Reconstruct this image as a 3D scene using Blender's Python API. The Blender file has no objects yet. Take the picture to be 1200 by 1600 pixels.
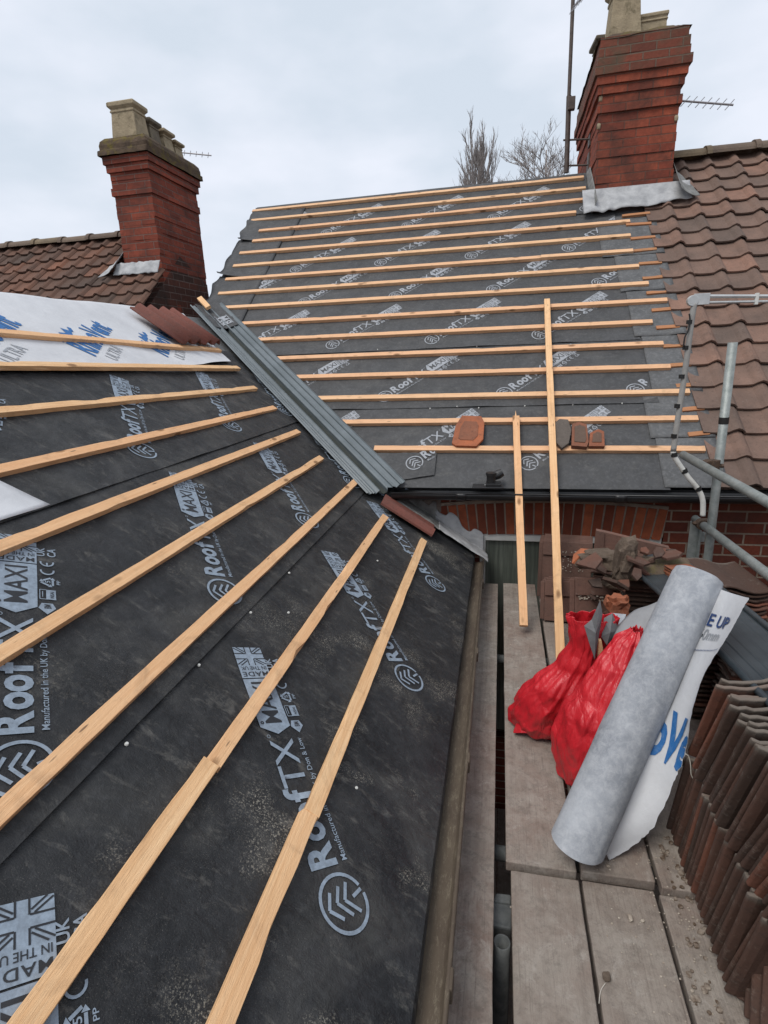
import bpy, bmesh, math, random
from mathutils import Vector, Matrix, noise
random.seed(7)
S = bpy.context.scene
COL = S.collection
R = math.radians
# ------------------------------------------------------------ camera
F = 846.54
cr = Vector((0.97834911, 0.20309207, -0.03983243))
cu = Vector((-0.01822737, 0.27626881, 0.96090754))
cf = Vector((-0.20615716, 0.939377, -0.27398918))
cam = bpy.data.cameras.new('camera'); co = bpy.data.objects.new('camera', cam); COL.objects.link(co)
M = Matrix.Identity(4)
for i in range(3):
    M[i][0] = cr[i]; M[i][1] = cu[i]; M[i][2] = -cf[i]
co.matrix_world = M
cam.sensor_fit = 'VERTICAL'; cam.sensor_height = 36; cam.lens = F / 1600 * 36
cam.clip_start = 0.02; cam.clip_end = 3000
S.camera = co
# ------------------------------------------------------------ world
SUN_EL, SUN_AZ = R(58), R(215)      # azimuth from +Y clockwise
w = bpy.data.worlds.new('World'); S.world = w; w.use_nodes = True
nt = w.node_tree; nt.nodes.clear()
def WN(t, **k):
    n = nt.nodes.new(t)
    for a, b in k.items(): setattr(n, a, b)
    return n
out = WN('ShaderNodeOutputWorld'); bg = WN('ShaderNodeBackground'); bg.inputs[1].default_value = 0.1
sky = WN('ShaderNodeTexSky', sky_type='NISHITA', sun_disc=False, sun_elevation=SUN_EL, sun_rotation=SUN_AZ)
sky.air_density = 1.0; sky.dust_density = 3
tc = WN('ShaderNodeTexCoord'); mp = WN('ShaderNodeMapping'); mp.inputs['Scale'].default_value = (1, 1, 2.2)
mp.inputs['Location'].default_value = (0.3, 0.1, 0)
nz = WN('ShaderNodeTexNoise'); nz.inputs['Scale'].default_value = 2.6; nz.inputs['Detail'].default_value = 5; nz.inputs['Roughness'].default_value = .5
rp = WN('ShaderNodeValToRGB'); e = rp.color_ramp.elements
e[0].position = .40; e[0].color = (4.95, 5.5, 6.2, 1); e[1].position = .60; e[1].color = (6.2, 6.5, 7.2, 1)
mx = WN('ShaderNodeMix', data_type='RGBA'); mx.inputs[0].default_value = .94
L = nt.links.new
L(tc.outputs['Generated'], mp.inputs[0]); L(mp.outputs[0], nz.inputs[0]); L(nz.outputs[0], rp.inputs[0])
L(sky.outputs[0], mx.inputs[6]); L(rp.outputs[0], mx.inputs[7]); L(mx.outputs[2], bg.inputs[0]); L(bg.outputs[0], out.inputs[0])
sun = bpy.data.lights.new('sun', 'SUN'); sun.energy = 1.5; sun.angle = R(28); sun.color = (1, .96, .9)
so = bpy.data.objects.new('sun', sun); COL.objects.link(so)
sd = Vector((math.sin(SUN_AZ) * math.cos(SUN_EL), math.cos(SUN_AZ) * math.cos(SUN_EL), math.sin(SUN_EL)))
so.rotation_euler = sd.to_track_quat('Z', 'Y').to_euler(); so.location = (0, -5, 12)
S.view_settings.view_transform = 'Standard'; S.view_settings.look = 'None'
S.view_settings.exposure = 0.5; S.view_settings.gamma = 1
S.render.engine = 'CYCLES'
# ------------------------------------------------------------ materials
class MT:
    def __init__(s, name, rough=.8, spec=.4):
        s.m = bpy.data.materials.new(name); s.m.use_nodes = True; s.t = s.m.node_tree
        s.b = s.t.nodes['Principled BSDF']; s.b.inputs['Roughness'].default_value = rough
        s.b.inputs['Specular IOR Level'].default_value = spec
        s.tc = s.n('ShaderNodeTexCoord')
    def n(s, t, **k):
        n = s.t.nodes.new(t)
        for a, b in k.items(): setattr(n, a, b)
        return n
    def l(s, a, b): s.t.links.new(a, b)
    def map(s, scale=(1, 1, 1), src='Object', loc=(0, 0, 0), rnd=False):
        m = s.n('ShaderNodeMapping'); m.inputs['Scale'].default_value = scale; m.inputs['Location'].default_value = loc
        s.l(s.tc.outputs[src], m.inputs[0])
        if rnd:
            oi = s.n('ShaderNodeObjectInfo'); a = s.n('ShaderNodeVectorMath', operation='ADD')
            mu = s.n('ShaderNodeMath', operation='MULTIPLY'); mu.inputs[1].default_value = 37
            s.l(oi.outputs['Random'], mu.inputs[0]); s.l(m.outputs[0], a.inputs[0]); s.l(mu.outputs[0], a.inputs[1]); return a.outputs[0]
        return m.outputs[0]
    def noise(s, vec, scale=5, detail=4, rough=.55, dist=0):
        n = s.n('ShaderNodeTexNoise'); n.inputs['Scale'].default_value = scale; n.inputs['Detail'].default_value = detail
        n.inputs['Roughness'].default_value = rough; n.inputs['Distortion'].default_value = dist
        s.l(vec, n.inputs[0]); return n.outputs[0]
    def ramp(s, fac, *st):
        r = s.n('ShaderNodeValToRGB'); e = r.color_ramp.elements
        while len(e) < len(st): e.new(.5)
        for i, (p, c) in enumerate(st):
            e[i].position = p
            e[i].color = (c[0], c[1], c[2], 1) if hasattr(c, '__len__') else (c, c, c, 1)
        s.l(fac, r.inputs[0]); return r.outputs[0]
    def mix(s, fac, a, b, mode='MIX'):
        m = s.n('ShaderNodeMix', data_type='RGBA', blend_type=mode)
        for v, i in ((fac, 0), (a, 6), (b, 7)):
            if hasattr(v, 'is_linked'): s.l(v, m.inputs[i])
            elif i == 0: m.inputs[0].default_value = v
            else: m.inputs[i].default_value = (*v, 1)
        return m.outputs[2]
    def math(s, op, a, b=0.0):
        m = s.n('ShaderNodeMath', operation=op)
        for v, i in ((a, 0), (b, 1)):
            if hasattr(v, 'is_linked'): s.l(v, m.inputs[i])
            else: m.inputs[i].default_value = v
        return m.outputs[0]
    def attr(s, name='tint'):
        a = s.n('ShaderNodeAttribute'); a.attribute_name = name; return a.outputs['Fac']
    def color(s, c):
        if hasattr(c, 'is_linked'): s.l(c, s.b.inputs['Base Color'])
        else: s.b.inputs['Base Color'].default_value = (*c, 1)
        return s
    def rough(s, v): s.l(v, s.b.inputs['Roughness']); return s
    def bump(s, h, strength=.3, dist=.01):
        b = s.n('ShaderNodeBump'); b.inputs['Strength'].default_value = strength; b.inputs['Distance'].default_value = dist
        s.l(h, b.inputs['Height']); s.l(b.outputs[0], s.b.inputs['Normal']); return s
def speck(t, vec, scale, lo, hi, mscale, mlo, mhi):
    """fine crumbs gathered in patches"""
    f = t.ramp(t.noise(vec, scale, 5, .8), (lo, 0.0), (hi, 1.0))
    g = t.ramp(t.noise(vec, mscale, 3, .6), (mlo, 0.0), (mhi, 1.0))
    return t.math('MULTIPLY', f, g)
def m_membrane(name, base, light, dust=1.0, rough=.5, spec=.35):
    t = MT(name, rough, spec); v = t.map()
    c = t.mix(t.ramp(t.noise(v, 6, 6, .7), (.35, 0.0), (.7, 1.0)), base, light)
    c = t.mix(t.ramp(t.noise(v, 45, 4, .7), (.5, 0.0), (.85, .5)), c, [x * 2.2 for x in light])
    sp = speck(t, v, 200, .53, .62, 3.8, .545, .70)
    sx = t.n('ShaderNodeSeparateXYZ'); t.l(t.tc.outputs['Object'], sx.inputs[0])   # sawdust has slid to the lower part of the slope
    low = t.ramp(t.math('MULTIPLY', t.math('ADD', sx.outputs['Z'], 1.4), 1.4), (.3, 1.0), (.8, .12))
    c = t.mix(t.math('MULTIPLY', t.math('MULTIPLY', sp, low), 1.0 * dust), c, (.50, .46, .38))
    fw = speck(t, t.map(loc=(2, 8, 1)), 90, .52, .66, 4.5, .58, .74)
    c = t.mix(t.math('MULTIPLY', fw, .35 * dust), c, (.3, .27, .22))
    c = t.mix(t.math('MULTIPLY', speck(t, t.map(loc=(7, 2, 4)), 420, .6, .66, 1.5, .4, .6), .5 * dust), c, (.4, .37, .32))
    sm = t.ramp(t.noise(t.map((1, 1, 1), loc=(3, 1, 5)), 2.3, 5, .65, .8), (.50, 0.0), (.78, .3 * dust))
    c = t.mix(sm, c, (.17, .165, .15))
    c = t.mix(t.ramp(t.noise(t.map((1, 2.2, 1), loc=(5, 9, 2)), 9, 7, .75, .4), (.55, 0.0), (.72, .4 * dust)), c, (.2, .19, .17))
    t.color(c); t.rough(t.ramp(t.noise(v, 14, 4), (.3, rough - .08), (.7, rough + .15)))
    h = t.math('ADD', t.math('MULTIPLY', t.noise(v, 260, 2), .25), t.noise(v, 22, 5, .6, .5))
    h = t.math('ADD', h, t.math('MULTIPLY', t.noise(t.map((1, 2.5, 1), loc=(1, 1, 8)), 5, 3, .45, .6), 1.6))
    t.bump(h, .65, .009); return t.m
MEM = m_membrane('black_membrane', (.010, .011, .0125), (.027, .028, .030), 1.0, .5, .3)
MEM2 = m_membrane('black_membrane_sheen', (.04, .041, .043), (.062, .063, .066), .5, .6, .4)  # same membrane; grazing sheen of the main slope put into a greyer base
OLDM = m_membrane('old_grey_underlay', (.075, .077, .08), (.12, .122, .125), .7, .7, .3)
def m_print(name, col, under, wear=.55):
    t = MT(name, .6, .3); v = t.map()
    f = t.ramp(t.noise(v, 60, 5, .75), (wear - .2, 1.0), (wear + .22, .45))
    t.color(t.mix(f, under, col)); return t.m
PRN = m_print('printed_ink', (.27, .33, .40), (.04, .04, .045))
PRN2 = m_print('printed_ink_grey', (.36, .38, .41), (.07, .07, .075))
BLUE = m_print('blue_ink', (.02, .12, .33), (.2, .3, .42), .66)
NAVY = m_print('navy_ink', (.02, .05, .16), (.3, .32, .35), .7)
def m_white(name, a, b, c2=None):
    t = MT(name, .75, .25); v = t.map()
    c = t.mix(t.ramp(t.noise(v, 4, 5, .6), (.35, 0.0), (.7, 1.0)), a, b)
    c = t.mix(t.ramp(t.noise(v, 34, 7, .8, .3), (.42, 0.0), (.7, .5)), c, c2 or b)
    t.color(c); t.bump(t.math('ADD', t.noise(v, 10, 4, .6, .4), t.math('MULTIPLY', t.noise(v, 300, 2), .12)), .4, .01); return t.m
WHT = m_white('white_membrane', (.50, .51, .53), (.60, .61, .63))
ROLLM = m_white('grey_roll', (.20, .215, .24), (.37, .39, .42), (.52, .53, .55))
GREYS = m_white('grey_underside', (.22, .225, .235), (.32, .325, .335))
def m_wood(name, base, dark, pink):
    t = MT(name, .7, .25)
    v = t.map((1.0, 22, 22), rnd=True); oi = t.n('ShaderNodeObjectInfo')
    g = t.ramp(t.noise(v, 3.5, 5, .6, .6), (.3, 0.0), (.72, 1.0))
    c = t.mix(g, base, dark)
    c = t.mix(t.ramp(oi.outputs['Random'], (.0, .0), (1, .55)), c, pink)
    v2 = t.map((7, 16, 16), rnd=True)
    vo = t.n('ShaderNodeTexVoronoi'); vo.inputs['Scale'].default_value = .62; t.l(v2, vo.inputs[0])
    c = t.mix(t.ramp(vo.outputs['Distance'], (.09, .8), (.17, 0.0)), c, (.16, .075, .03))
    v3 = t.map((1, 1, 1), rnd=True)
    c = t.mix(t.ramp(t.noise(v3, 9, 6, .7, 1), (.52, 0.0), (.78, .42)), c, (.2, .13, .08))
    c = t.mix(t.ramp(t.noise(t.map((2.5, 60, 60), rnd=True), 3, 3, .7), (.6, 0.0), (.74, .3)), c, (.25, .13, .05))
    vo2 = t.n('ShaderNodeTexVoronoi'); vo2.inputs['Scale'].default_value = .9; t.l(t.map((5, 30, 30), rnd=True, loc=(3, 2, 1)), vo2.inputs[0])
    c = t.mix(t.ramp(vo2.outputs['Distance'], (.05, .75), (.085, 0.0)), c, (.09, .05, .03))
    t.color(c); t.bump(t.math('ADD', t.noise(v, 8, 4), t.noise(t.map((30, 260, 260)), 2, 3)), .4, .004); return t.m
WOOD = m_wood('sawn_batten_wood', (.80, .55, .31), (.62, .36, .17), (.70, .36, .19))
WOODF = m_wood('sawn_batten_wood_far', (.74, .49, .29), (.60, .35, .19), (.66, .35, .20))
WOODO = m_wood('old_batten_wood', (.42, .2, .09), (.3, .14, .07), (.4, .17, .08))
def m_brick(name, c1, c2, mort, soot=.5, sootcol=(.05, .035, .03), w=.225, h=.075, ms=.006, sscale=1.6):
    t = MT(name, .9, .2); v = t.map(src='UV')
    b = t.n('ShaderNodeTexBrick'); t.l(v, b.inputs[0])
    for k, x in (('Scale', 1), ('Mortar Size', ms), ('Brick Width', w), ('Row Height', h), ('Bias', -.1), ('Mortar Smooth', .3)): b.inputs[k].default_value = x
    b.inputs['Color1'].default_value = (*c1, 1); b.inputs['Color2'].default_value = (*c2, 1); b.inputs['Mortar'].default_value = (*mort, 1)
    o = t.map()
    c = t.mix(t.ramp(t.noise(o, 30, 5, .7), (.35, 0.0), (.8, .5)), b.outputs['Color'], [x * .45 for x in c2])
    c = t.mix(t.ramp(t.noise(o, sscale, 5, .65, .4), (.45, 0.0), (.68, soot)), c, sootcol)
    c = t.mix(t.ramp(t.noise(o, 5, 6, .8), (.66, 0.0), (.75, .35)), c, (.42, .36, .3))
    t.color(c)
    h = t.math('ADD', t.math('MULTIPLY', b.outputs['Fac'], -1.0), t.math('MULTIPLY', t.noise(o, 40, 5, .7), .7))
    t.bump(h, .9, .008); return t.m
BRK = m_brick('chimney_brick', (.35, .09, .05), (.21, .052, .034), (.19, .09, .065), .85, (.05, .033, .028), sscale=2.1)
BRK2 = m_brick('weathered_chimney_brick', (.30, .075, .045), (.17, .045, .03), (.19, .12, .1), .7, (.06, .035, .03), sscale=2.6)
BRKW = m_brick('house_wall_brick', (.21, .055, .032), (.12, .035, .024), (.33, .26, .2), .5, (.045, .03, .026), ms=.007)
BRKD = m_brick('dirty_gable_brick', (.13, .05, .035), (.06, .035, .028), (.2, .15, .13), .8, (.035, .028, .024), sscale=3)
def m_arch():
    t = MT('arch_brick', .9, .2); o = t.map()
    c = t.ramp(t.attr(), (0, (.12, .035, .022)), (.5, (.21, .055, .028)), (1, (.36, .10, .045)))
    c = t.mix(t.ramp(t.noise(o, 18, 5, .7), (.4, 0.0), (.8, .7)), c, (.09, .03, .02))
    t.color(c); t.bump(t.noise(o, 60, 5, .7), .6, .006); return t.m
ARCH = m_arch()
def m_tile(name, a, b, c3, lich=.35, ends=False):
    t = MT(name, .85, .25); o = t.map()
    c = t.ramp(t.attr(), (0, a), (.55, b), (1, c3))
    c = t.mix(t.ramp(t.noise(o, 4, 5, .7), (.35, 0.0), (.75, .65)), c, (.065, .05, .043))
    c = t.mix(t.ramp(t.noise(o, 35, 6, .8), (.58, 0.0), (.72, lich)), c, (.24, .21, .18))
    c = t.mix(t.ramp(t.noise(o, 60, 6, .8), (.30, .6), (.46, 0.0)), c, (.03, .024, .022))
    if ends:                                  # the tile's exposed head is grey with lichen
        sx = t.n('ShaderNodeSeparateXYZ'); t.l(t.tc.outputs['Object'], sx.inputs[0])
        k = t.math('ADD', sx.outputs['Y'], t.math('MULTIPLY', t.noise(o, 30, 4, .7), .04))
        c = t.mix(t.ramp(k, (.355, 0.0), (.375, .8)), c, (.15, .13, .11))
    t.color(c); t.bump(t.math('ADD', t.noise(o, 90, 4, .7), t.noise(o, 22, 3)), .5, .004); return t.m
TIL = m_tile('roof_tile_brown', (.145, .103, .084), (.205, .128, .098), (.27, .15, .108), .45)
TILL = m_tile('roof_tile_terracotta', (.085, .056, .044), (.155, .08, .055), (.21, .095, .06), .25)
TILS = m_tile('stacked_tile', (.055, .036, .028), (.115, .058, .042), (.22, .08, .048), .55, True)
NEWT = m_tile('new_tile_red_brown', (.15, .055, .042), (.19, .066, .05), (.24, .08, .06), .04)
OLDT = m_tile('old_tile_fragment', (.12, .08, .06), (.3, .1, .05), (.45, .14, .06), .45)
RIDG = m_tile('ridge_tile_mossy', (.13, .095, .075), (.2, .15, .11), (.22, .17, .1), .4)
GRT = m_tile('grey_tile', (.09, .078, .068), (.13, .11, .095), (.17, .14, .12), .6)
def m_mossy(name, a, b, moss, ml=.5):
    t = MT(name, .95, .15); o = t.map()
    c = t.mix(t.ramp(t.noise(o, 12, 6, .7), (.35, 0.0), (.7, 1.0)), a, b)
    c = t.mix(t.ramp(t.noise(o, 7, 6, .75, .5), (ml, 0.0), (ml + .14, .75)), c, moss)
    t.color(c); t.bump(t.noise(o, 35, 6, .75), .8, .012); return t.m
CAP = m_mossy('mortar_cap', (.12, .085, .06), (.06, .045, .035), (.15, .12, .03))
CAPB = m_brick('lichened_brick', (.23, .07, .045), (.13, .05, .036), (.17, .13, .1), .75, (.1, .08, .055), sscale=3.4)
POT = m_mossy('buff_clay_pot', (.38, .31, .21), (.27, .22, .15), (.12, .1, .06), .52)
POTD = m_mossy('sooty_clay_pot', (.2, .17, .13), (.1, .085, .07), (.2, .17, .12), .5)
def m_simple(name, a, b, sc=8, rough=.6, metal=0, spec=.4, bump=.2, lo=.35, hi=.7):
    t = MT(name, rough, spec); o = t.map()
    t.color(t.mix(t.ramp(t.noise(o, sc, 6, .7, .3), (lo, 0.0), (hi, 1.0)), a, b)); t.b.inputs['Metallic'].default_value = metal
    if bump: t.bump(t.noise(o, sc * 4, 4, .7), bump, .006)
    return t.m
LEAD = m_simple('lead_sheet', (.27, .275, .285), (.46, .465, .47), 9, .72, .1, .3, .5)
LEADO = m_simple('old_lead', (.12, .12, .115), (.26, .26, .25), 12, .75, .1, .3, .7)
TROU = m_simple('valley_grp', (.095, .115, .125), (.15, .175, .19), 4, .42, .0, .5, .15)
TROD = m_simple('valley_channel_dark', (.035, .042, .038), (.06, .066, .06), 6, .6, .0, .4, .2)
GALV = m_simple('galvanised_tube', (.2, .225, .215), (.33, .35, .34), 20, .5, .35, .5, .3)
COUP = m_simple('rusty_coupler', (.07, .05, .04), (.14, .09, .06), 60, .7, .5, .4, .5)
ALU = m_simple('aluminium_rail', (.42, .43, .43), (.6, .61, .6), 12, .4, .6, .5, .1)
AERI = m_simple('aerial_metal', (.22, .21, .22), (.32, .31, .32), 30, .5, .4, .5, 0)
POLEM = m_simple('rusty_mast', (.07, .055, .05), (.13, .1, .085), 20, .6, .3, .4, .2)
TUBW = m_simple('white_plastic_tube', (.5, .5, .47), (.66, .66, .63), 14, .5, 0, .4, .1)
TUBG = m_simple('grey_plastic_tube', (.24, .235, .225), (.34, .33, .31), 14, .5, 0, .4, .1)
BLK = m_simple('black_plastic', (.012, .012, .013), (.022, .022, .023), 10, .35, 0, .5, .05)
TAPE = m_simple('black_tape', (.01, .01, .01), (.02, .02, .02), 10, .5, 0, .4, 0)
SLAT = m_simple('black_panel_plastic', (.022, .030, .036), (.05, .062, .07), 5, .38, 0, .5, .15)
WFRM = m_simple('white_window_frame', (.5, .5, .47), (.62, .62, .6), 6, .5, 0, .4, .05)
SLV = m_simple('pipe_rim_metal', (.3, .3, .3), (.5, .5, .5), 14, .5, .3, .5, .1)
TWIN = m_simple('pale_twine', (.45, .42, .36), (.6, .56, .5), 10, .9, 0, .2, 0)
CRUM = m_simple('mortar_crumb', (.25, .2, .16), (.5, .45, .38), 30, .95, 0, .2, .3)
CONC = m_simple('yard_concrete', (.1, .095, .09), (.17, .165, .155), 1.5, .9, 0, .2, .3)
BARK = m_simple('bare_twigs', (.25, .22, .21), (.33, .30, .285), 2, .9, 0, .1, 0)
def m_board():
    t = MT('scaffold_board', .88, .2); oi = t.n('ShaderNodeObjectInfo')
    v = t.map((40, 1.4, 1), rnd=True); o = t.map(rnd=True)
    c = t.mix(t.ramp(t.noise(v, 1.5, 5, .65), (.3, 0.0), (.7, 1.0)), (.20, .172, .148), (.285, .25, .215))
    c = t.mix(t.ramp(t.noise(o, 2.6, 5, .7, .5), (.38, 0.0), (.66, .85)), c, (.215, .155, .128))
    c = t.mix(t.ramp(t.noise(o, 11, 6, .75, .4), (.42, 0.0), (.7, .7)), c, (.36, .325, .285))
    c = t.mix(t.ramp(t.noise(o, 28, 6, .8, .3), (.5, 0.0), (.62, .5)), c, (.13, .11, .095))
    c = t.mix(t.ramp(t.noise(o, 6, 7, .8, .6), (.56, 0.0), (.66, .55)), c, (.42, .39, .35))
    c = t.mix(t.ramp(t.noise(t.map((170, 3, 1), rnd=True), 1.5, 4, .7), (.58, 0.0), (.72, .55)), c, (.08, .065, .055))
    c = t.mix(t.ramp(t.noise(o, 80, 5, .8), (.56, 0.0), (.72, .4)), c, (.05, .04, .035))
    c = t.mix(t.ramp(t.noise(o, 150, 3, .8), (.66, 0.0), (.72, .5)), c, (.4, .34, .28))
    c = t.mix(t.ramp(oi.outputs['Random'], (0, 0.0), (1, .28)), c, (.19, .16, .135))
    t.color(c); t.bump(t.math('ADD', t.noise(v, 4, 4), t.noise(o, 60, 5, .8)), .5, .005); return t.m
BORD = m_board()
def m_gutter():
    t = MT('old_gutter', .75, .3); o = t.map((1, .25, 1))
    o2 = t.map((1, .55, 1))
    c = t.mix(t.ramp(t.noise(o2, 6, 5, .7), (.35, 0.0), (.7, 1.0)), (.06, .043, .032), (.10, .078, .055))
    c = t.mix(t.ramp(t.noise(t.map((1, .25, 1)), 75, 8, .9, .2), (.52, 0.0), (.70, .7)), c, (.27, .235, .17))
    t.color(c); t.bump(t.noise(t.map(), 45, 6, .8), .35, .004); return t.m
GUTM = m_gutter()
def m_bag():
    t = MT('red_plastic', .34, .5); o = t.map()
    t.color(t.mix(t.ramp(t.noise(o, 9, 4, .6), (.35, 0.0), (.7, 1.0)), (.56, .020, .030), (.44, .014, .022)))
    w1 = t.n('ShaderNodeTexVoronoi', feature='DISTANCE_TO_EDGE'); w1.inputs['Scale'].default_value = 9
    m = t.map((1.5, 1, .55)); nn = t.n('ShaderNodeTexNoise'); nn.inputs['Scale'].default_value = 5; t.l(m, nn.inputs[0])
    mv = t.mix(.25, m, nn.outputs['Color']); t.l(mv, w1.inputs[0])
    t.bump(t.math('ADD', t.ramp(w1.outputs[0], (0, 0.0), (.2, 1.0)), t.math('MULTIPLY', t.noise(t.map((3, 2, 1)), 14, 5, .6, 1.5), 1.2)), .45, .010)
    return t.m
BAGM = m_bag()
def m_glass():
    t = MT('curtained_glass', .25, .5); o = t.map((26, 1, 1.2))
    c = t.ramp(t.noise(o, 1.2, 5, .7), (.3, (.05, .06, .05)), (.55, (.11, .125, .105)), (.75, (.2, .21, .18)))
    t.color(c); return t.m
GLAS = m_glass()
def m_fog():
    t = MT('dirt_crumbs', .95, .1); o = t.map(); t.color(t.ramp(t.noise(o, 50, 3), (.4, (.1, .07, .05)), (.7, (.35, .3, .25)))); return t.m
# ------------------------------------------------------------ mesh builder
class MB:
    def __init__(s): s.v = []; s.f = []; s.mi = []; s.t = []
    def add(s, vs, fs, mi=0, tint=.5):
        o = len(s.v); s.v += [Vector(p) for p in vs]
        for f in fs: s.f.append([o + i for i in f]); s.mi.append(mi); s.t.append(tint)
    def box(s, c, d, rot=None, mi=0, tint=.5, jit=0):
        hx, hy, hz = d[0] / 2, d[1] / 2, d[2] / 2; vs = []
        for z in (-hz, hz):
            for y in (-hy, hy):
                for x in (-hx, hx):
                    p = Vector((x, y, z))
                    if jit: p += Vector([random.uniform(-jit, jit) for _ in range(3)])
                    if rot: p = rot @ p
                    vs.append(p + Vector(c))
        s.add(vs, [(0, 2, 3, 1), (4, 5, 7, 6), (0, 1, 5, 4), (2, 6, 7, 3), (0, 4, 6, 2), (1, 3, 7, 5)], mi, tint)
    def bx(s, x0, x1, y0, y1, z0, z1, **k):
        s.box(((x0 + x1) / 2, (y0 + y1) / 2, (z0 + z1) / 2), (x1 - x0, y1 - y0, z1 - z0), **k)
    def tube(s, pts, r, n=10, cap=True, mi=0, tint=.5, rfun=None):
        pts = [Vector(p) for p in pts]; rings = []; up = None
        for i, p in enumerate(pts):
            d = (pts[min(i + 1, len(pts) - 1)] - pts[max(i - 1, 0)]).normalized()
            if up is None: up = Vector((0, 0, 1)) if abs(d.z) < .9 else Vector((1, 0, 0))
            a = d.cross(up).normalized(); b = a.cross(d).normalized(); up = b
            rr = r[i] if hasattr(r, '__len__') else r
            rings.append([p + (a * math.cos(2 * math.pi * k / n) + b * math.sin(2 * math.pi * k / n)) * rr for k in range(n)])
        vs = [q for g in rings for q in g]; fs = []
        for i in range(len(pts) - 1):
            for k in range(n): fs.append((i * n + k, i * n + (k + 1) % n, (i + 1) * n + (k + 1) % n, (i + 1) * n + k))
        if cap: fs += [tuple(range(n))[::-1], tuple((len(pts) - 1) * n + k for k in range(n))]
        s.add(vs, fs, mi, tint)
    def grid(s, fn, nu, nv, mi=0, tint=.5, thick=None):
        vs = [fn(i / nu, j / nv) for j in range(nv + 1) for i in range(nu + 1)]
        fs = [(j * (nu + 1) + i, j * (nu + 1) + i + 1, (j + 1) * (nu + 1) + i + 1, (j + 1) * (nu + 1) + i) for j in range(nv) for i in range(nu)]
        s.add(vs, fs, mi, tint)
    def prism(s, poly, ext, mi=0, tint=.5):
        n = len(poly); a = [Vector(p) for p in poly]; b = [p + Vector(ext) for p in a]
        s.add(a + b, [tuple(range(n))[::-1], tuple(range(n, 2 * n))] + [(i, (i + 1) % n, n + (i + 1) % n, n + i) for i in range(n)], mi, tint)
    def build(s, name, mats, parent=None, loc=None, smooth=False, bevel=0, solid=0, fix=True, Mw=None):
        me = bpy.data.meshes.new(name); org = Vector(loc) if loc is not None else Vector((0, 0, 0))
        W = Mw if Mw is not None else Matrix.Translation(org); Wi = W.inverted()
        me.from_pydata([tuple(Wi @ p) for p in s.v], [], s.f)
        for m in (mats if isinstance(mats, (list, tuple)) else [mats]): me.materials.append(m)
        me.polygons.foreach_set('material_index', s.mi)
        a = me.attributes.new('tint', 'FLOAT', 'FACE'); a.data.foreach_set('value', s.t)
        if fix:
            b = bmesh.new(); b.from_mesh(me); bmesh.ops.recalc_face_normals(b, faces=b.faces); b.to_mesh(me); b.free()
        uv = me.uv_layers.new(name='UVMap')
        for p in me.polygons:
            n = (W.to_3x3() @ p.normal); ax = max(range(3), key=lambda i: abs(n[i]))
            for li in p.loop_indices:
                c = W @ me.vertices[me.loops[li].vertex_index].co
                uv.data[li].uv = (c.y + .1, c.z) if ax == 0 else ((c.x, c.z) if ax == 1 else (c.x, c.y))
        if smooth: me.polygons.foreach_set('use_smooth', [True] * len(me.polygons))
        o = bpy.data.objects.new(name, me); COL.objects.link(o)
        if solid:
            m = o.modifiers.new('s', 'SOLIDIFY'); m.thickness = solid; m.offset = -1
        if bevel:
            m = o.modifiers.new('b', 'BEVEL'); m.width = bevel; m.segments = 2; m.limit_method = 'ANGLE'
        if parent is not None:
            o.parent = parent; o.matrix_basis = WM(parent).inverted() @ W
        else: o.matrix_basis = W
        return o
def WM(o):
    m = o.matrix_basis.copy()
    while o.parent: o = o.parent; m = o.matrix_basis @ m
    return m
def tag(o, label=None, cat=None, group=None, kind=None):
    for k, v in (('label', label), ('category', cat), ('group', group), ('kind', kind)):
        if v: o[k] = v
    return o
def thing(name, loc, label, cat, group=None):
    o = bpy.data.objects.new(name, None); COL.objects.link(o); o.matrix_basis = Matrix.Translation(Vector(loc)); o.empty_display_size = .1
    return tag(o, label, cat, group)
def at(px, py, y):                    # photo pixel seen on the vertical plane Y = y
    d = cf * F + cr * (px - 600) - cu * (py - 800); return d * (y / d.y)
def rotm(x=0, y=0, z=0): return Matrix.Rotation(z, 3, 'Z') @ Matrix.Rotation(y, 3, 'Y') @ Matrix.Rotation(x, 3, 'X')
# ------------------------------------------------------------ roof planes
class Plane:
    def __init__(s, O, eu, ev): s.O = Vector(O); s.u = Vector(eu); s.v = Vector(ev); s.n = s.u.cross(s.v)
    def P(s, u, v, h=0): return s.O + s.u * u + s.v * v + s.n * h
    def px(s, x, y, h=0):
        d = cf * F + cr * (x - 600) - cu * (y - 800); k = ((s.O + s.n * h).dot(s.n)) / d.dot(s.n); q = d * k - s.O
        return q.dot(s.u), q.dot(s.v)
PW, PM = R(34), R(39.5)
WING = Plane((-.19, 0, -1.35), (0, 1, 0), (-math.cos(PW), 0, math.sin(PW)))
MAIN = Plane((0, 3.65, -.86), (1, 0, 0), (0, math.cos(PM), math.sin(PM)))
VR = 3.22                                    # slope length of wing roof to its ridge
VRM = 4.2
def wz(X): return -1.35 + (-.19 - X) * math.tan(PW)
def wing_end(v):                             # Y where the wing roof stops: house wall or valley
    p = WING.P(0, v); return 3.735 if p.z < -.86 else 3.65 + (p.z + .86) / math.tan(PM)
def main_start(v):
    p = MAIN.P(0, v); return max(-2.93, -.19 - (p.z + 1.35) / math.tan(PW)) if p.z > -.9 else -.8
def nz3(x, y, s): return noise.noise(Vector((x, y, s)))
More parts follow.
